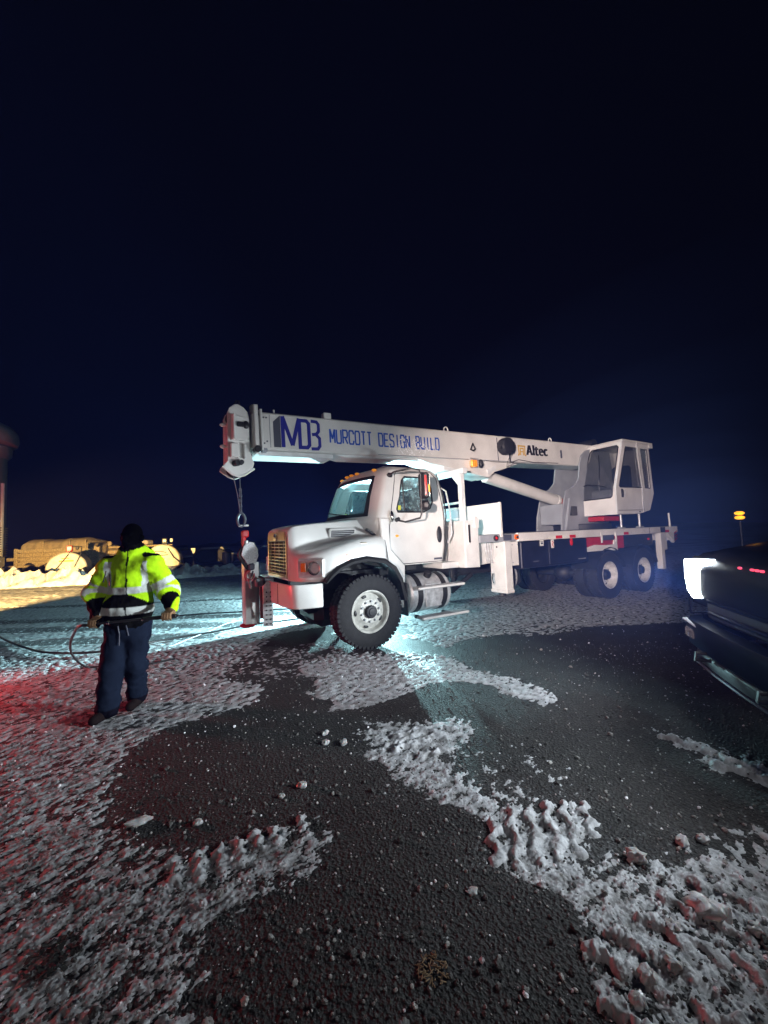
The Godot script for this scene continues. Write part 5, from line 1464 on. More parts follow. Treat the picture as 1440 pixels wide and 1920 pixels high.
# ---------------------------------------------------------------- the hook block hanging from the boom tip
func hook_block() -> void:
	var t := node("hook_block", self, TRUCK_AT, TRUCK_TURN)
	tag(t, "grey hook block with red swivel and red hook hanging from the boom tip", "hook block")
	var ln := mb()
	ln.tube([Vector3(-1.66, 2.66, 0.09), Vector3(-1.58, 2.3, 0.05), Vector3(-1.53, 2.0, 0.0)], 0.007, 6)
	put("hoist_line", ln, M.slate, t)
	put("hoist_line", mb().tube([Vector3(-1.53, 2.62, 0.0), Vector3(-1.53, 2.3, 0.01), Vector3(-1.52, 2.0, 0.0)], 0.007, 6), M.slate, t)
	for k in 9:
		var y := 2.36 - k * 0.04
		var b := Basis(Vector3.UP, k * PI / 2 + 0.5)
		var l := []
		for i in 10: l.append(Vector3(-1.527, y, 0.0) + b * Vector3(cos(TAU * i / 10) * 0.020, sin(TAU * i / 10) * 0.030, 0))
		put("chain_link", mb().tube(l, 0.009, 5, true), M.slate, t)
	var sh := []
	for i in 16: sh.append(Vector3(-1.52, 1.91, 0) + Vector3(cos(TAU * i / 16) * 0.055, sin(TAU * i / 16) * 0.10, 0))
	put("shackle", mb().tube(sh, 0.020, 8, true), M.slate, t)
	put("shackle_pin", mb().cyl(Vector3(-1.56, 1.82, 0), Vector3(-1.42, 1.83, 0), 0.018, -1.0, 10), M.alu, t)
	put("swivel", mb().box(Vector3(-1.47, 1.70, 0), Vector3(0.10, 0.11, 0.11), 0.02).box(Vector3(-1.49, 1.60, 0), Vector3(0.06, 0.13, 0.09), 0.02).box(Vector3(-1.51, 1.62, 0.03), Vector3(0.025, 0.22, 0.05), 0.01), M.red, t)
	put("bolt", mb().cyl(Vector3(-1.46, 1.60, 0.04), Vector3(-1.46, 1.53, 0.04), 0.028, -1.0, 10), M.alu, t)
	var face := V2([-1.42, 1.58, -1.36, 1.565, -1.305, 1.47, -1.295, 1.37, -1.32, 1.29, -1.365, 1.20, -1.42, 1.195, -1.54, 1.39, -1.525, 1.46, -1.50, 1.53])
	var rough := mat(lin(0.60, 0.61, 0.62), 0.5, 0.0, M.streak_tex, 9.0, M.fine_tex, 1.0)
	for z in [-0.075, 0.055]: put("cheek_plate", mb().prism(face, z, z + 0.02, 0.006), rough, t)
	put("sheave", mb().lathe([[0.115, -0.05], [0.085, 0.0], [0.115, 0.05]], Vector3(-1.415, 1.40, 0), Vector3(0, 0, 1), 28), M.dark, t)
	put("guard_strap", mb().tube([Vector3(-1.47, 1.57, 0.02), Vector3(-1.56, 1.42, 0.02), Vector3(-1.56, 1.36, 0.02), Vector3(-1.45, 1.19, 0.02), Vector3(-1.40, 1.17, 0.02)], 0.024, 8), M.black, t)
	put("swivel_block", mb().box(Vector3(-1.40, 1.21, 0.05), Vector3(0.09, 0.10, 0.10), 0.02), M.slate, t)
	var hk := []
	for k in 14:
		var a := lerpf(PI * 0.62, PI * 2.12, k / 13.0)
		hk.append(PackedVector3Array())
		var c := Vector3(-1.41 + cos(a) * 0.062, 1.075 + sin(a) * 0.075, 0)
		var r := lerpf(0.026, 0.014, k / 13.0)
		for i in 10: hk[-1].append(c + Vector3(cos(a) * cos(TAU * i / 10) * r, sin(a) * cos(TAU * i / 10) * r, sin(TAU * i / 10) * r * 1.2))
	put("hook", mb().loft(hk), M.red, t)
	put("hook_neck", mb().cyl(Vector3(-1.40, 1.20, 0.0), Vector3(-1.43, 1.13, 0), 0.026, -1.0, 10), M.red, t)
	put("safety_latch", mb().box(Vector3(-1.375, 1.10, 0), Vector3(0.02, 0.09, 0.03), 0.006, Basis(Vector3.BACK, -0.3)), M.slate, t)
	put("tie_chain", mb().tube([Vector3(-1.41, 1.0, 0.02), Vector3(-1.43, 0.96, 0.08), Vector3(-1.42, 0.90, 0.14)], 0.02, 6), M.alu, t)


# ---------------------------------------------------------------- far yard
func far_yard() -> void:
	# ploughed snow bank along the far edge of the yard
	var path := [Vector2(-34, -13.0), Vector2(-24, -15.2), Vector2(-17, -17.3), Vector2(-12, -18.6), Vector2(-9, -19.6), Vector2(-5, -21.0), Vector2(2, -23.5), Vector2(14, -27)]
	var tall := [0.75, 0.78, 0.72, 0.55, 0.48, 0.42, 0.4, 0.4]
	var n := noise_of(33, 1.1, 5)
	var rows := []
	for k in path.size() - 1:
		var steps := int(path[k].distance_to(path[k + 1]) / 0.13)
		for s in steps:
			var u := float(s) / steps
			var c: Vector2 = path[k].lerp(path[k + 1], u)
			var d: Vector2 = (path[k + 1] - path[k]).normalized()
			var side := Vector2(-d.y, d.x)
			var h: float = lerpf(tall[k], tall[k + 1], u)
			var row := PackedVector3Array()
			for i in 15:
				var v := i / 14.0 * 2.0 - 1.0
				var q := c + side * v * 1.25
				var y := h * pow(maxf(0.0, 1.0 - v * v), 0.8)
				var b := n.get_noise_2d(q.x, q.y)
				y = y * (0.75 + 0.9 * b) + absf(n.get_noise_2d(q.x * 3.1, q.y * 3.1)) * 0.22 * (1.0 - absf(v))
				row.append(Vector3(q.x + b * 0.12, y - 0.02 - (0.12 if absf(v) > 0.95 else 0.0), q.y + n.get_noise_2d(q.y, q.x) * 0.12))
			rows.append(row)
	var bank := mb()
	for k in rows.size() - 1:
		for i in 14: bank.quad(rows[k][i], rows[k][i + 1], rows[k + 1][i + 1], rows[k + 1][i])
	tag(put("snow_bank", bank, mat(lin(0.68, 0.68, 0.68), 0.75, 0.0, M.streak_tex, 0.8, M.fine_tex, 0.6), self, 28.0), "rough ploughed snow bank along the far edge of the yard", "", "", "structure")
	# silo at the left edge
	var si := node("silo", self, Vector3(-29.2, 0, -25.9))
	tag(si, "tall dark round silo with a domed cap at the left edge", "silo")
	put("wall", mb().cyl(Vector3(0, 0, 0), Vector3(0, 9.5, 0), 2.62, -1.0, 64), M.silo, si, 30.0)
	put("cap", mb().lathe([[2.7, 9.0], [3.15, 9.25], [3.25, 9.6], [3.18, 10.1], [2.9, 10.5], [2.2, 10.85], [1.0, 11.05], [0.01, 11.1]], Vector3(), Vector3.UP, 48), M.silo, si)
	put("neck", mb().lathe([[2.62, 8.2], [2.85, 8.5], [2.9, 9.0]], Vector3(), Vector3.UP, 48, false), M.silo, si)
	for k in 16: put("hoop", mb().lathe([[2.62, 0.0], [2.72, 0.03], [2.72, 0.07], [2.62, 0.10]], Vector3(0, 0.75 + k * 0.165, 0), Vector3.UP, 48, false), M.concrete, si)
	put("down_pipe", mb().cyl(Vector3(2.5, 0.4, -0.86), Vector3(2.5, 6.4, -0.86), 0.12, -1.0, 12), M.white, si)
	put("footing", mb().box(Vector3(3.4, 0.55, 0.75), Vector3(1.0, 1.4, 1.0), 0.03), M.concrete, si)
	# board-sided wagon with a tarpaulin
	var w := node("wagon", self, Vector3(-20.8, 0, -24.6))
	tag(w, "long board-sided wagon heaped under a tan tarpaulin behind the left tank", "wagon")
	for k in 4: put("plank", mb().box(Vector3(-0.1, 0.78 + k * 0.27, 0.0), Vector3(5.1, 0.22, 0.05), 0.012), M.wood, w)
	put("bed", mb().box(Vector3(-0.1, 1.15, -1.0), Vector3(5.0, 1.05, 1.9), 0.02), M.tarp, w)
	for x in [-2.72, 2.5]: put("stake", mb().box(Vector3(x, 1.15, 0.05), Vector3(0.20, 1.2, 0.12), 0.015), M.wood, w)
	put("stub_beam", mb().box(Vector3(-3.05, 1.08, 0.0), Vector3(0.55, 0.20, 0.14), 0.015), M.wood, w)
	put("sill", mb().box(Vector3(-0.4, 0.62, 0.1), Vector3(6.2, 0.14, 0.12), 0.015), M.wood, w)
	var tp := []
	for k in 25:
		var x := -2.45 + k * 0.2
		var hh := 0.70 * (1.0 - pow(maxf(0.0, (x - 1.3) / 1.15), 2.0)) * (0.93 + 0.06 * sin(x * 2.3) + 0.03 * sin(x * 7.0)) * smoothstep(-2.75, -2.3, x)
		var r := PackedVector3Array()
		for i in 11:
			var a := PI * i / 10.0
			r.append(Vector3(x, 1.66 + hh * pow(sin(a), 0.6) + 0.02 * sin(a * 7.0 + x * 3.0), -0.98 + cos(a) * 1.02))
		tp.append(r)
	put("tarpaulin", mb().loft(tp), M.tarp, w, 50.0)
	for x in [-1.0, 0.7, 1.7]: put("tie_strap", mb().box(Vector3(x, 1.70, 0.06), Vector3(0.05, 0.9, 0.03), 0.006), M.wood, w)
	for x in [-1.9, -0.6, 1.4]: put("wheel", mb().cyl(Vector3(x, 0.42, -0.1), Vector3(x, 0.42, 0.08), 0.42, -1.0, 24, 0.04), M.rubber, w)
	var fb := node("flatbed_trailer", self, Vector3(-16.9, 0, -26.6))
	tag(fb, "low flat trailer standing behind the worker and the tanks", "trailer")
	put("bed", mb().box(Vector3(0, 1.30, 0), Vector3(5.6, 0.22, 2.0), 0.02), M.wood, fb)
	put("side_beam", mb().box(Vector3(0, 1.62, 0.9), Vector3(5.4, 0.12, 0.1), 0.02), M.wood, fb)
	put("load", mb().box(Vector3(0.45, 1.86, 0.3), Vector3(0.85, 0.30, 0.7), 0.06), M.tank, fb)
	put("post_cap", mb().ball(Vector3(-1.5, 1.86, 0.9), Vector3(0.16, 0.18, 0.16), 8), M.wood, fb)
	for x in [-1.8, 1.8]: put("wheel", mb().cyl(Vector3(x, 0.5, 0.8), Vector3(x, 0.5, 1.05), 0.5, -1.0, 24, 0.05), M.rubber, fb)
	# two fuel tanks with pumps
	for q in [[-16.95, 0.56, -20.5, "left", 0], [-12.43, 0.78, -21.5, "right", 1]]:
		var tk := node("fuel_tank", self, Vector3(q[0], 0, q[2]), 0.55 if q[4] == 0 else 0.42)
		tag(tk, "round pale fuel tank with a red pump, lit warm, in front of the wagon" if q[4] == 0 else "round pinkish fuel tank with scrawled markings at the worker's shoulder", "fuel tank", "fuel tanks behind the snow bank")
		put("shell", mb().lathe([[0.01, 0.06], [0.5, 0.045], [0.82, 0.0], [0.86, -0.06], [0.86, -2.3], [0.8, -2.4], [0.01, -2.44]], Vector3(0, q[1], 0), Vector3(0, 0, 1), 56), M.tank, tk, 30.0)
		put("end_seam", mb().lathe([[0.862, -0.05], [0.875, -0.07], [0.862, -0.09]], Vector3(0, q[1], 0), Vector3(0, 0, 1), 56, false), M.steel_white, tk)
		for z in [-0.5, -1.9]: put("cradle", mb().box(Vector3(0, 0.1, z), Vector3(1.5, 0.5, 0.12), 0.02), M.dark, tk)
		var top: float = q[1] + 0.86
		put("pump", mb().box(Vector3(0.08, top + 0.20, -0.28), Vector3(0.26, 0.34, 0.24), 0.03).cyl(Vector3(0.08, top - 0.05, -0.28), Vector3(0.08, top + 0.05, -0.28), 0.05), M.red if q[4] == 0 else M.dark, tk)
		put("nozzle_holder", mb().box(Vector3(0.42, top + 0.24, -0.25), Vector3(0.14, 0.20, 0.14), 0.03), M.steel_white if q[4] == 1 else M.dark, tk)
		put("pump_face", mb().box(Vector3(0.08, top + 0.22, -0.155), Vector3(0.16, 0.14, 0.012), 0.004), M.print, tk)
		if q[4] == 0:
			put("fuel_hose", mb().tube([Vector3(0.15, top + 0.1, -0.16), Vector3(0.05, top - 0.15, 0.05), Vector3(-0.35, top - 0.75, 0.12), Vector3(-0.75, top - 1.15, 0.12)], 0.025, 6), M.black, tk)
			put("fuel_hose", mb().tube([Vector3(0.2, top + 0.34, -0.2), Vector3(0.62, top + 0.30, -0.1), Vector3(0.60, top - 0.1, 0.06), Vector3(0.35, top - 0.75, 0.12), Vector3(0.10, top - 1.15, 0.12)], 0.025, 6), M.black, tk)
			put("marking", mb().box(Vector3(0.0, q[1] + 0.42, 0.052), Vector3(0.62, 0.09, 0.012), 0.004).box(Vector3(-0.05, q[1] + 0.56, 0.047), Vector3(0.3, 0.06, 0.012), 0.004), mat(lin(0.5, 0.25, 0.03), 0.6), tk)
		else:
			put("fuel_hose", mb().tube([Vector3(0.2, top + 0.1, -0.2), Vector3(0.30, top - 0.25, 0.02), Vector3(0.55, top - 0.7, 0.12), Vector3(0.95, top - 1.1, 0.12), Vector3(1.5, top - 1.3, 0.2), Vector3(2.0, top - 1.3, 0.1)], 0.03, 6), M.black, tk)
			put("marking", mb().stroke([Vector2(-0.42, q[1] + 0.42), Vector2(-0.3, q[1] + 0.52), Vector2(0.0, q[1] + 0.48), Vector2(0.2, q[1] + 0.42)], 0.05, 0.058).stroke([Vector2(-0.3, q[1] + 0.30), Vector2(0.1, q[1] + 0.27), Vector2(0.28, q[1] + 0.30)], 0.05, 0.060).stroke([Vector2(0.1, q[1] + 0.1), Vector2(0.02, q[1] - 0.12)], 0.04, 0.064), mat(lin(0.22, 0.10, 0.06), 0.7), tk)
	# a sign on a post and two cars under snow
	var sg := node("signpost", self, Vector3(-11.95, 0, -24.0))
	tag(sg, "small pale shield-shaped sign on a thin dark post in the far snow", "sign")
	put("post", mb().box(Vector3(0, 0.6, 0), Vector3(0.07, 1.25, 0.07), 0.01), M.dark, sg)
	put("sign_board", mb().prism(V2([-0.14, 1.36, 0.14, 1.36, 0.14, 1.16, 0.04, 1.04, -0.04, 1.04, -0.14, 1.16]), 0.04, 0.06, 0.004), M.print, sg)
	for q in [[-13.0, -29.5, 0.1, "dark car with snow on its roof parked far behind the sign"], [-8.6, -30.5, -0.2, "second dark car half buried in snow beyond the hook"]]:
		var ca := node("parked_car", self, Vector3(q[0], 0, q[1]), q[2])
		tag(ca, q[3], "car", "cars parked in the far dark")
		put("body", mb().prism(V2([-2.0, 0.2, -2.05, 0.6, -1.3, 0.72, -0.8, 1.18, 0.7, 1.2, 1.3, 0.78, 2.0, 0.68, 2.05, 0.25]), -0.85, 0.85, 0.06), M.dark, ca)
		put("snow_load", mb().loft([PackedVector3Array([Vector3(-1.0, 1.12, -0.8), Vector3(0.9, 1.14, -0.8), Vector3(0.9, 1.14, 0.8), Vector3(-1.0, 1.12, 0.8)]), PackedVector3Array([Vector3(-0.8, 1.32, -0.6), Vector3(0.7, 1.34, -0.6), Vector3(0.7, 1.34, 0.6), Vector3(-0.8, 1.32, 0.6)])]).box(Vector3(-1.6, 0.72, 0), Vector3(0.8, 0.14, 1.6), 0.05).box(Vector3(1.6, 0.78, 0), Vector3(0.8, 0.14, 1.6), 0.05), M.steel_white, ca)
		for x in [-1.25, 1.3]: put("wheel", mb().cyl(Vector3(x, 0.32, 0.7), Vector3(x, 0.32, 0.9), 0.32, -1.0, 20, 0.03), M.rubber, ca)
	var bn := node("oil_drum", self, Vector3(-10.9, 0, -26.5))
	tag(bn, "dark upright drum between the two far cars", "drum")
	put("shell", mb().lathe([[0.28, 0.0], [0.30, 0.02], [0.30, 0.4], [0.31, 0.42], [0.30, 0.44], [0.30, 0.85], [0.28, 0.88]], Vector3(0, 0.1, 0), Vector3.UP, 20), M.dark, bn)
	# low dark rise on the horizon
	var hill := mb()
	var prev := Vector3(); var pb := Vector3()
	for k in 121:
		var a := lerpf(-1.5, 1.5, k / 120.0)
		var p := Vector3(sin(a) * 260, 2.2 + n.get_noise_1d(k * 2.3) * 2.2, -cos(a) * 260)
		var b := Vector3(sin(a) * 230, -0.5, -cos(a) * 230)
		if k > 0: hill.quad(pb, prev, p, b)
		prev = p; pb = b
	tag(put("hills", hill, mat(lin(0.06, 0.06, 0.065), 0.95)), "low dark rise on the horizon", "", "", "structure")


# ---------------------------------------------------------------- figures: distances to bones, smoothly joined, meshed as surface nets
func nets(bones: Array, k: float, cell: float, paint: Callable, out: Array) -> void:
	var lo := Vector3(9, 9, 9); var hi := -lo
	for b in bones:
		var r: float = maxf(b[2], b[3]) + k * 2.0 + cell * 2.0
		for e in [b[0], b[1]]:
			lo = lo.min(e - Vector3.ONE * r); hi = hi.max(e + Vector3.ONE * r)
	var nx := int((hi.x - lo.x) / cell) + 2
	var ny := int((hi.y - lo.y) / cell) + 2
	var nz := int((hi.z - lo.z) / cell) + 2
	var sum := PackedFloat32Array(); sum.resize(nx * ny * nz)
	for b in bones:
		var a: Vector3 = b[0]
		var ab: Vector3 = b[1] - b[0]
		var l2 := maxf(ab.length_squared(), 1e-8)
		var ra: float = b[2]; var rb: float = b[3]
		var sc: Vector3 = b[4] if b.size() > 4 else Vector3.ONE
		var r: float = maxf(ra, rb) + k * 3.0 + cell
		var p0: Vector3 = (a.min(b[1]) - Vector3.ONE * r - lo) / cell
		var p1: Vector3 = (a.max(b[1]) + Vector3.ONE * r - lo) / cell
		for z in range(maxi(0, int(p0.z)), mini(nz, int(p1.z) + 1)):
			for y in range(maxi(0, int(p0.y)), mini(ny, int(p1.y) + 1)):
				var at := (z * ny + y) * nx
				for x in range(maxi(0, int(p0.x)), mini(nx, int(p1.x) + 1)):
					var p := lo + Vector3(x, y, z) * cell - a
					var u := clampf(p.dot(ab) / l2, 0.0, 1.0)
					var d := ((p - ab * u) * sc).length() - lerpf(ra, rb, u)
					sum[at + x] += exp(-d / k)
	# a point is inside where the sum is more than one
	var id := {}
	var vs := PackedVector3Array(); var ns := PackedVector3Array(); var cs := PackedColorArray()
	var ix := PackedInt32Array()
	var off := [0, 1, nx, nx + 1, nx * ny, nx * ny + 1, nx * ny + nx, nx * ny + nx + 1]
	var cor := [Vector3(0, 0, 0), Vector3(1, 0, 0), Vector3(0, 1, 0), Vector3(1, 1, 0), Vector3(0, 0, 1), Vector3(1, 0, 1), Vector3(0, 1, 1), Vector3(1, 1, 1)]
	var edges := [[0, 1], [2, 3], [4, 5], [6, 7], [0, 2], [1, 3], [4, 6], [5, 7], [0, 4], [1, 5], [2, 6], [3, 7]]
	for z in nz - 1:
		for y in ny - 1:
			for x in nx - 1:
				var at := (z * ny + y) * nx + x
				var m := 0
				for c in 8:
					if sum[at + off[c]] > 1.0: m += 1
				if m == 0 or m == 8: continue
				var g := Vector3(); var cnt := 0
				var f := []
				for c in 8: f.append(-log(maxf(sum[at + off[c]], 1e-12)))
				for e in edges:
					var fa: float = f[e[0]]; var fb: float = f[e[1]]
					if (fa < 0.0) != (fb < 0.0):
						g += cor[e[0]].lerp(cor[e[1]], fa / (fa - fb)); cnt += 1
				g /= cnt
				var nrm := Vector3(f[1] + f[3] + f[5] + f[7] - f[0] - f[2] - f[4] - f[6], f[2] + f[3] + f[6] + f[7] - f[0] - f[1] - f[4] - f[5], f[4] + f[5] + f[6] + f[7] - f[0] - f[1] - f[2] - f[3]).normalized()
				id[at] = vs.size()
				var pos := lo + (Vector3(x, y, z) + g) * cell
				vs.append(pos); ns.append(nrm); cs.append(paint.call(pos, nrm))
	for at in id:
		var x: int = at % nx
		var y: int = (at / nx) % ny
		var z: int = at / (nx * ny)
		var s0 := sum[at] > 1.0
		for ax in 3:
			var st: int = [1, nx, nx * ny][ax]
			var u: int = [nx, nx * ny, 1][ax]
			var w: int = [nx * ny, 1, nx][ax]
			if (sum[at + st] > 1.0) == s0: continue
			if not (id.has(at - u) and id.has(at - w) and id.has(at - u - w)): continue
			var q := [id[at], id[at - u], id[at - u - w], id[at - w]]
			if s0: q.reverse()
			ix.append_array(PackedInt32Array([q[0], q[1], q[2], q[0], q[2], q[3]]))
	var arr := []
	arr.resize(Mesh.ARRAY_MAX)
	arr[Mesh.ARRAY_VERTEX] = vs; arr[Mesh.ARRAY_NORMAL] = ns; arr[Mesh.ARRAY_COLOR] = cs; arr[Mesh.ARRAY_INDEX] = ix
	out.append(arr)


func figure(called: String, grids: Array, m: Material, parent: Node) -> MeshInstance3D:
	# all grids of one surface in one mesh
	var all := []
	all.resize(Mesh.ARRAY_MAX)
	all[Mesh.ARRAY_VERTEX] = PackedVector3Array(); all[Mesh.ARRAY_NORMAL] = PackedVector3Array(); all[Mesh.ARRAY_COLOR] = PackedColorArray(); all[Mesh.ARRAY_INDEX] = PackedInt32Array()
	for g in grids:
		var base: int = all[Mesh.ARRAY_VERTEX].size()
		for k in [Mesh.ARRAY_VERTEX, Mesh.ARRAY_NORMAL, Mesh.ARRAY_COLOR]: all[k].append_array(g[k])
		for i in g[Mesh.ARRAY_INDEX]: all[Mesh.ARRAY_INDEX].append(i + base)
	var o := MeshInstance3D.new()
	var mesh := ArrayMesh.new()
	mesh.add_surface_from_arrays(Mesh.PRIMITIVE_TRIANGLES, all)
	mesh.surface_set_material(0, m)
	o.mesh = mesh
	return named(o, called, parent)


func person() -> void:
	var t := node("person", self, Vector3(-2.5, 0, -3.72))
	tag(t, "person in lime hi-vis jacket and dark trousers walking with a black wand", "person")
	var cloth := mat(Color.WHITE, 0.85, 0.0, null, 14.0, M.fine_tex, 0.35)
	cloth.vertex_color_use_as_albedo = true
	cloth.metallic_specular = 0.12
	cloth.uv1_triplanar = true; cloth.uv1_scale = Vector3.ONE * 9.0
	var wrinkle := noise_of(61, 9.0, 3)
	var LIME := Color(0.40, 0.72, 0.012)
	var SILVER := Color(0.50, 0.54, 0.52)
	var BLACK := Color(0.004, 0.0045, 0.007)
	var GLOVE := Color(0.20, 0.125, 0.07)
	# body: one continuous figure under its clothes; head in a dark knit hood, gloved hands
	var skin := func(p: Vector3, _n: Vector3) -> Color: return GLOVE if p.y < 1.03 and p.z > 0.07 and (p.x > 0.36 or p.x < -0.10) else Color(0.0016, 0.0016, 0.002)
	var g := []
	var sl := Vector3(-0.17, 1.37, 0.0); var el := Vector3(-0.285, 1.14, -0.02); var wl := Vector3(-0.20, 0.955, 0.10)
	var sr := Vector3(0.27, 1.38, 0.0); var er := Vector3(0.395, 1.13, -0.04); var wr := Vector3(0.505, 0.99, 0.12)
	var hl := Vector3(-0.14, 0.905, 0.17); var hr := Vector3(0.52, 0.955, 0.18)
	nets([[Vector3(0.05, 1.62, 0), Vector3(0.05, 1.40, -0.01), 0.055, 0.07], [Vector3(0.06, 1.34, 0), Vector3(0.04, 1.0, 0.0), 0.15, 0.15, Vector3(1, 1, 1.4)], [sl, sr, 0.06, 0.06], [sl, el, 0.055, 0.045], [el, wl, 0.042, 0.03], [sr, er, 0.055, 0.045], [er, wr, 0.042, 0.03], [wl, hl, 0.03, 0.035], [wr, hr, 0.03, 0.035],
		[Vector3(0.03, 0.95, 0), Vector3(0.03, 0.86, 0), 0.14, 0.14, Vector3(1, 1, 1.3)], [Vector3(-0.05, 0.84, 0.01), Vector3(-0.08, 0.46, 0.09), 0.085, 0.06], [Vector3(-0.08, 0.46, 0.09), Vector3(-0.125, 0.08, 0.05), 0.058, 0.04], [Vector3(0.10, 0.84, 0), Vector3(0.06, 0.44, -0.03), 0.085, 0.06], [Vector3(0.06, 0.44, -0.03), Vector3(-0.04, 0.08, -0.22), 0.058, 0.04]], 0.02, 0.014, skin, g)
	nets([[Vector3(0.05, 1.675, -0.015), Vector3(0.05, 1.695, -0.015), 0.094, 0.094, Vector3(1.12, 0.88, 1)], [Vector3(0.05, 1.60, 0.045), Vector3(0.05, 1.58, 0.055), 0.045, 0.035], [Vector3(0.05, 1.665, 0.095), Vector3(0.05, 1.635, 0.108), 0.012, 0.017], [Vector3(0.015, 1.695, 0.08), Vector3(0.085, 1.695, 0.08), 0.014, 0.014], [Vector3(0.05, 1.62, 0), Vector3(0.05, 1.46, -0.01), 0.06, 0.075], [Vector3(-0.045, 1.665, -0.01), Vector3(-0.045, 1.64, -0.01), 0.02, 0.016], [Vector3(0.145, 1.665, -0.01), Vector3(0.145, 1.64, -0.01), 0.02, 0.016], [Vector3(0.03, 1.605, 0.095), Vector3(0.07, 1.605, 0.095), 0.010, 0.010]], 0.012, 0.007, skin, g)
	# hands closed round the wand, whose axis runs along x
	for s in [0, 1]:
		var c: Vector3 = hl if s == 0 else hr
		var wy := 0.895 if s == 0 else 0.935
		var wz := 0.215
		var fb := [[(wl if s == 0 else wr), c, 0.028, 0.034, Vector3(1, 1, 1.2)], [Vector3(c.x - 0.026, wy + 0.03, wz - 0.035), Vector3(c.x + 0.026, wy + 0.03, wz - 0.035), 0.026, 0.026]]
		for f in 4:
			var x := c.x + (-0.033 + f * 0.022) * (1.0 if s == 1 else -1.0)
			var ln: float = [1.0, 1.08, 1.02, 0.84][f]
			var k0 := Vector3(x, wy + 0.038, wz - 0.02)
			var k1 := Vector3(x, wy + 0.030, wz + 0.022 * ln)
			var k2 := Vector3(x, wy - 0.004, wz + 0.030 * ln)
			var k3 := Vector3(x, wy - 0.026, wz + 0.010 * ln)
			fb.append_array([[k0, k1, 0.0105, 0.010], [k1, k2, 0.010, 0.0092], [k2, k3, 0.0092, 0.008]])
		var tx := c.x + (-0.05 if s == 1 else 0.05)
		fb.append_array([[Vector3(lerpf(c.x, tx, 0.5), wy + 0.035, wz - 0.035), Vector3(tx, wy + 0.010, wz - 0.012), 0.014, 0.012], [Vector3(tx, wy + 0.010, wz - 0.012), Vector3(tx - (tx - c.x) * 0.2, wy - 0.022, wz + 0.008), 0.012, 0.009]])
		nets(fb, 0.004, 0.004, skin, g)
	figure("body", g, cloth, t)
	# jacket
	var arm := func(p: Vector3, a: Vector3, b: Vector3, c: Vector3) -> Vector2:   # how far along the arm, and how near to it
		var u0 := clampf((p - a).dot(b - a) / (b - a).length_squared(), 0.0, 1.0)
		var u1 := clampf((p - b).dot(c - b) / (c - b).length_squared(), 0.0, 1.0)
		var d0 := p.distance_to(a.lerp(b, u0)); var d1 := p.distance_to(b.lerp(c, u1))
		return Vector2(u0 * 0.55 if d0 < d1 else 0.55 + u1 * 0.45, minf(d0, d1))
	var paint := func(p: Vector3, n: Vector3) -> Color:
		var al: Vector2 = arm.call(p, sl, el, wl)
		var ar: Vector2 = arm.call(p, sr, er, wr)
		var tor := Vector2((p.x - 0.045) / 0.24, p.z / 0.17).length()
		var on_l: bool = al.y < 0.115 and p.x < -0.155 - (p.y - 1.1) * 0.05 and al.x > 0.05
		var on_r: bool = ar.y < 0.115 and p.x > 0.275 + (1.2 - p.y) * 0.1 and ar.x > 0.05
		if on_l or on_r:
			var u := al.x if on_l else ar.x
			if u > 0.74: return LIME if (on_r and p.x > 0.52) or (on_l and p.x < -0.315) else BLACK
			if (u > 0.29 and u < 0.40) or (u > 0.58 and u < 0.66): return SILVER
			return LIME
		if p.y > 1.475 and (Vector2(p.x - 0.05, p.z + 0.01).length() < 0.105 or n.y > 0.75): return BLACK
		if absf(p.x - 0.095 - (1.2 - p.y) * 0.05) < 0.007 and p.z > 0.05: return BLACK
		if p.y < 0.955: return BLACK
		if p.y < 1.02: return SILVER
		var panel: float = 1.145 - 0.12 * pow(absf(p.x - 0.045) / 0.22, 2.2)
		if p.y < panel and p.z > -0.1: return BLACK
		if p.y < 1.205 and p.y > 1.145 and p.z > -0.2: return SILVER
		if p.y >= 1.205 and p.y < 1.44 and (absf(p.x + 0.095 + (p.y - 1.2) * 0.06) < 0.032 or absf(p.x - 0.225 - (p.y - 1.2) * 0.05) < 0.026): return SILVER
		return LIME
	var jg := []
	nets([[Vector3(0.05, 1.33, -0.005), Vector3(0.04, 0.98, 0.015), 0.185, 0.205, Vector3(1, 1, 1.35)], [Vector3(0.03, 0.98, 0.01), Vector3(0.025, 0.93, 0.01), 0.205, 0.20, Vector3(1, 1, 1.3)], [Vector3(-0.14, 1.40, 0), Vector3(0.24, 1.405, 0), 0.090, 0.090],
		[sl, el, 0.098, 0.090], [el, wl, 0.086, 0.056], [sr, er, 0.098, 0.088], [er, wr, 0.084, 0.054], [Vector3(0.05, 1.475, -0.025), Vector3(0.05, 1.515, -0.02), 0.125, 0.118, Vector3(1, 1, 1.05)], [Vector3(-0.02, 1.46, -0.10), Vector3(0.12, 1.46, -0.10), 0.09, 0.09], [Vector3(-0.25, 1.2, 0.02), Vector3(-0.30, 1.16, 0.03), 0.075, 0.07], [Vector3(0.38, 1.17, 0.0), Vector3(0.41, 1.12, 0.0), 0.075, 0.07]], 0.022, 0.010, paint, jg)
	for a in jg:
		var v: PackedVector3Array = a[Mesh.ARRAY_VERTEX]; var nn: PackedVector3Array = a[Mesh.ARRAY_NORMAL]
		for i in v.size():
			var p := v[i]
			var w := wrinkle.get_noise_3d(p.x, p.y * 0.6, p.z)
			nn[i] = (nn[i] + Vector3(wrinkle.get_noise_3d(p.x + 5.0, p.y * 0.7, p.z), wrinkle.get_noise_3d(p.x, p.y * 0.7 + 5.0, p.z), 0) * 0.7).normalized()
			v[i] = p + nn[i] * w * 0.022
		a[Mesh.ARRAY_VERTEX] = v; a[Mesh.ARRAY_NORMAL] = nn
	var ja := figure("jacket", jg, cloth, t)
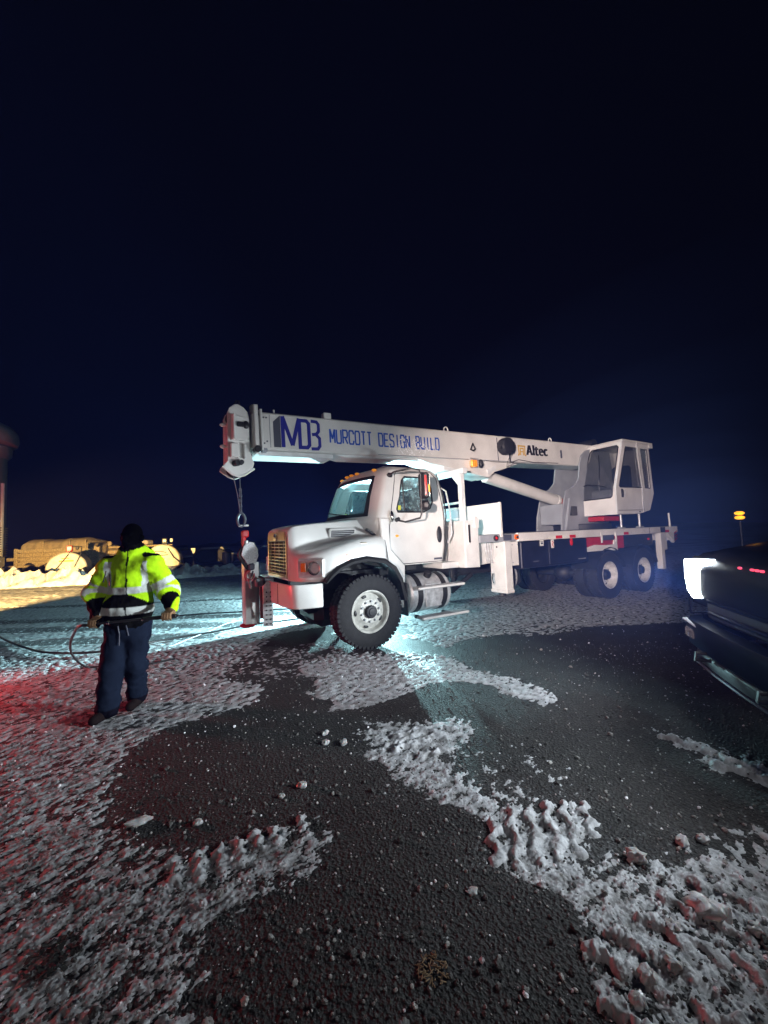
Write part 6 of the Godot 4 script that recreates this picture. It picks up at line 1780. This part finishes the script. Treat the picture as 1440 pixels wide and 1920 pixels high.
	ja.set_meta("label", "lime hi-vis jacket with silver bands and black front panel")
	put("zip_pocket", mb().tube([Vector3(-0.035, 1.33, 0.165), Vector3(-0.03, 1.27, 0.172), Vector3(-0.03, 1.22, 0.172)], 0.008, 6), M.black, ja)
	put("radio_clip", mb().tube([Vector3(-0.085, 1.36, 0.15), Vector3(-0.09, 1.30, 0.165), Vector3(-0.10, 1.26, 0.165)], 0.006, 6), M.black, ja)
	# trousers and boots
	var denim := func(p: Vector3, _n: Vector3) -> Color: return Color(0.011, 0.0145, 0.027) if p.y > 0.1 else Color(0.005, 0.006, 0.010)
	var tg := []
	nets([[Vector3(0.03, 0.96, 0.0), Vector3(0.03, 0.86, 0.0), 0.175, 0.185, Vector3(1, 1, 1.25)], [Vector3(-0.045, 0.84, 0.02), Vector3(-0.075, 0.47, 0.09), 0.115, 0.090], [Vector3(-0.075, 0.47, 0.09), Vector3(-0.125, 0.09, 0.06), 0.090, 0.096], [Vector3(0.115, 0.84, 0.0), Vector3(0.075, 0.45, -0.03), 0.110, 0.085], [Vector3(0.075, 0.45, -0.03), Vector3(-0.03, 0.10, -0.21), 0.085, 0.086]], 0.016, 0.011, denim, tg)
	for a in tg:
		var v: PackedVector3Array = a[Mesh.ARRAY_VERTEX]; var nn: PackedVector3Array = a[Mesh.ARRAY_NORMAL]
		for i in v.size():
			var p := v[i]
			nn[i] = (nn[i] + Vector3(wrinkle.get_noise_3d(p.x, p.y * 0.5, p.z + 3.0), wrinkle.get_noise_3d(p.x, p.y * 1.2 + 2.0, p.z), 0) * 0.5).normalized()
			v[i] = (p + nn[i] * wrinkle.get_noise_3d(p.x, p.y, p.z) * 0.024).max(Vector3(-9, 0.03, -9))
		a[Mesh.ARRAY_VERTEX] = v; a[Mesh.ARRAY_NORMAL] = nn
	var tr := figure("trousers", tg, cloth, t)
	put("thigh_seam", mb().tube([Vector3(0.035, 0.86, 0.165), Vector3(0.045, 0.78, 0.155), Vector3(0.035, 0.68, 0.145)], 0.005, 5), M.slate, tr)
	put("thigh_seam", mb().tube([Vector3(0.105, 0.86, 0.155), Vector3(0.108, 0.76, 0.125)], 0.005, 5), M.slate, tr)
	for q in [[Vector3(-0.13, 0.06, 0.04), Vector3(-0.145, 0.05, 0.20)], [Vector3(-0.03, 0.06, -0.23), Vector3(0.0, 0.05, -0.07)]]:
		var bg := []
		nets([[q[0], q[1], 0.052, 0.046, Vector3(1, 1.05, 1)], [q[0] + Vector3(0, 0.08, -0.01), q[0], 0.05, 0.052]], 0.012, 0.01, func(_p, _n): return Color(0.012, 0.010, 0.009), bg)
		figure("boot", bg, cloth, t)
	# the wand and its trailing hose
	var wd := node("wand", self, Vector3(-2.5, 0, -3.72))
	tag(wd, "thin black lance held level across the worker's thighs", "lance")
	put("tube", mb().tube([Vector3(-0.20, 0.888, 0.215), Vector3(-0.04, 0.902, 0.215), Vector3(0.62, 0.942, 0.215)], 0.011, 10), M.rod, wd)
	put("grip", mb().cyl(Vector3(0.30, 0.922, 0.215), Vector3(0.60, 0.941, 0.215), 0.017, -1.0, 12, 0.004), M.black, wd)
	for q in [[-0.03, 0.900], [0.285, 0.920]]: put("coupling", mb().cyl(Vector3(q[0], q[1], 0.215), Vector3(q[0] + 0.03, q[1] + 0.002, 0.215), 0.017, -1.0, 8, 0.003), M.chrome, wd)
	var ho := curve([Vector3(-2.70, 0.888, -3.505), Vector3(-2.78, 0.88, -3.52), Vector3(-3.08, 0.78, -3.85), Vector3(-3.50, 0.54, -4.3), Vector3(-3.83, 0.28, -4.75), Vector3(-3.90, 0.06, -5.05), Vector3(-3.70, 0.045, -5.10), Vector3(-3.30, 0.045, -5.02), Vector3(-2.9, 0.045, -5.3)])
	tag(put("trailing_hose", mb().tube(ho, 0.012, 8), M.rod), "thin black hose looping down from the worker's lance to the snow", "hose")


func curve(p: Array) -> Array:
	var out := []
	for k in p.size() - 1:
		for s in 8: out.append(p[k].cubic_interpolate(p[k + 1], p[maxi(k - 1, 0)], p[mini(k + 2, p.size() - 1)], s / 8.0))
	out.append(p[-1])
	return out


# ---------------------------------------------------------------- hoses, lumps of ice, grit
func lump(size: Vector3, sd: int) -> MB:
	var n := noise_of(sd, 1.0, 3)
	var m := mb()
	m.ball(Vector3(), Vector3.ONE, 9)
	for i in m.v.size():
		var p := m.v[i].snappedf(0.001)
		var k := 1.0 + n.get_noise_3dv(p * 1.1) * 0.7
		p = p * k
		p.y = clampf(p.y, -0.5, 0.85)
		m.v[i] = p * size
	return m


func ground_at(x: float, z: float) -> float:
	return n_roll.get_noise_2d(x, z) * 0.012


func loose_things() -> void:
	var path := []
	for q in [[-9.5, -8.9], [-7.0, -7.04], [-5.91, -6.3], [-5.1, -5.86], [-4.26, -5.8], [-3.69, -6.32], [-3.05, -6.79], [-2.47, -7.29], [-1.75, -7.61], [-0.9, -8.3]]: path.append(Vector3(q[0], 0.05, q[1]))
	tag(put("long_hose", mb().tube(curve(path), 0.017, 8), M.rod), "long black hose lying across the lit snow behind the worker", "hose")
	path = []
	for q in [[-4.9, -8.34], [-4.07, -8.57], [-3.26, -8.62], [-2.5, -8.75], [-1.9, -8.7]]: path.append(Vector3(q[0], 0.05, q[1]))
	tag(put("far_hose", mb().tube(curve(path), 0.016, 8), M.rod), "shorter black hose on the bright snow beside the stabiliser", "hose")
	path = []
	for q in [[-3.35, -5.71], [-3.26, -6.32], [-3.14, -6.99], [-3.06, -7.52], [-2.7, -7.9]]: path.append(Vector3(q[0], 0.045, q[1]))
	tag(put("pale_rope", mb().tube(curve(path), 0.007, 6), M.grey), "thin pale rope lying on snow left of the stabiliser", "rope")
	# [x, z, width, height, depth, turn, label]
	var ice := [
		[-1.47, -2.29, 0.062, 0.026, 0.022, 0.45, "pale finger-shaped ice chunk at the left edge of the bare asphalt"],
		[-0.59, -2.56, 0.030, 0.024, 0.024, 0.2, "rounded ice chunk alone on bare asphalt at centre left"],
		[-0.55, -3.22, 0.030, 0.02, 0.025, 0.9, "farthest of three small ice chunks on bare asphalt"],
		[-0.52, -3.07, 0.028, 0.022, 0.024, 0.3, "nearer left of three small ice chunks on bare asphalt"],
		[-0.38, -3.06, 0.032, 0.022, 0.028, 1.2, "nearer right of three small ice chunks on bare asphalt"],
		[1.13, -1.93, 0.042, 0.034, 0.030, -0.5, "bright white angular ice chunk on asphalt at the right"],
		[1.24, -1.66, 0.085, 0.055, 0.062, -0.6, "large dirty snow boulder at the right edge of the snow ridges"],
		[0.85, -1.44, 0.060, 0.045, 0.050, 0.4, "dirty rounded snow lump on the nearest ridge at lower right"],
		[0.96, -1.47, 0.050, 0.042, 0.045, 1.0, "dirty snow lump just right of the rounded one on the ridge"],
		[0.77, -1.37, 0.052, 0.046, 0.046, 0.1, "snow lump lowest in front of the ridges at lower right"],
		[1.41, -2.01, 0.034, 0.026, 0.026, 0.8, "grey ice chunk at the far rim of the right snow patch"],
		[1.52, -2.02, 0.030, 0.020, 0.024, 0.2, "small grey ice chunk on the rim nearest the pickup"],
		[-1.12, -2.27, 0.026, 0.018, 0.02, 0.6, "small dull ice chunk on asphalt right of the finger-shaped one"],
		[-0.70, -2.47, 0.018, 0.014, 0.016, 0.6, "tiny ice chunk on asphalt left of the rounded chunk"],
		[0.32, -1.79, 0.024, 0.008, 0.020, 0.6, "flat thin flake of ice on near asphalt at centre right"],
		[1.06, -1.60, 0.055, 0.036, 0.045, 0.6, "snow lump left of the large dirty boulder"],
		[1.36, -1.58, 0.06, 0.04, 0.05, 0.3, "broad snow lump right of the large dirty boulder"],
	]
	for k in ice.size():
		var q: Array = ice[k]
		var o := put("ice_chunk", lump(Vector3(q[2], q[3], q[4]) * (0.8 if k == 6 else 0.5 if k in [7, 8, 9, 15, 16] else 1.0), 100 + k * 7), M.ice, self, 60.0)
		o.position = Vector3(q[0], ground_at(q[0], q[1]) + q[3] * (0.15 if k in [6, 7, 8, 9, 15, 16] else 0.4) + (0.012 if k in [6, 7, 8, 9, 15, 16] else 0.0), q[1])
		o.rotation.y = q[5]
		tag(o, q[6], "ice chunk", "chunks of ice on the yard")
	# grit and crumbs nobody could count
	for kind in 2:
		var mm := MultiMesh.new()
		mm.transform_format = MultiMesh.TRANSFORM_3D
		mm.use_colors = true
		mm.mesh = mesh_of(lump(Vector3(1.0, 0.7, 0.85), 300 + kind).v, 30.0)
		var mt := mat(Color.WHITE, 0.8)
		mt.vertex_color_use_as_albedo = true
		mm.mesh.surface_set_material(0, mt)
		mm.instance_count = 14000 if kind == 0 else 3600
		for i in mm.instance_count:
			var z := -0.75 - pow(rng.randf(), 1.6) * (4.6 if kind == 0 else 7.0)
			var x := rng.randf_range(-1.05, 1.05) * (-z + 0.3)
			var c := cover_at(x, z)
			var s := exp(rng.randfn(0.0, 0.45)) * (0.0042 if kind == 0 else 0.0044)
			if kind == 1:
				if rng.randf() > 0.15 + c: s *= 0.35
			mm.set_instance_transform(i, Transform3D(Basis.from_euler(Vector3(rng.randf() * 0.6, rng.randf() * 6.0, rng.randf() * 0.6)).scaled(Vector3.ONE * s), Vector3(x, ground_at(x, z) + s * 0.35 + (0.012 if c > 0.6 else 0.0), z)))
			var b := 0.03 + 0.30 * pow(rng.randf(), 3.0) if kind == 0 else rng.randf_range(0.35, 0.75)
			mm.set_instance_color(i, Color(b, b * 0.98, b * (0.93 if kind == 0 else 1.02)))
		var o := MultiMeshInstance3D.new()
		o.multimesh = mm
		named(o, "loose_grit" if kind == 0 else "ice_crumbs")
		tag(o, "dark grit scattered over the asphalt" if kind == 0 else "crumbs of ice scattered over the yard", "grit" if kind == 0 else "ice", "", "stuff")
	# two smears of dirt
	for q in [[0.11, -1.49, "small brown smear of dirt and straw on near asphalt", 0], [-1.33, -1.58, "dark oily hole in the snow at lower left", 1]]:
		var d := mb()
		for i in 70:
			var a := rng.randf() * TAU
			var r := sqrt(rng.randf()) * (0.055 if q[3] == 0 else 0.09)
			var c := Vector3(cos(a) * r, 0.004 + rng.randf() * 0.006 + (0.015 if q[3] == 1 else 0.0), sin(a) * r)
			d.box(c, Vector3(rng.randf_range(0.006, 0.03), 0.003, 0.004 if q[3] == 0 else 0.016), 0.001, Basis.from_euler(Vector3(rng.randfn(0, 0.3), rng.randf() * 6.0, rng.randfn(0, 0.3))))
		var o := put("dirt_smear", d, mat(lin(0.16, 0.11, 0.06) if q[3] == 0 else lin(0.012, 0.012, 0.010), 0.9))
		o.position = Vector3(q[0], ground_at(q[0], q[1]), q[1])
		tag(o, q[2], "dirt", "", "stuff")
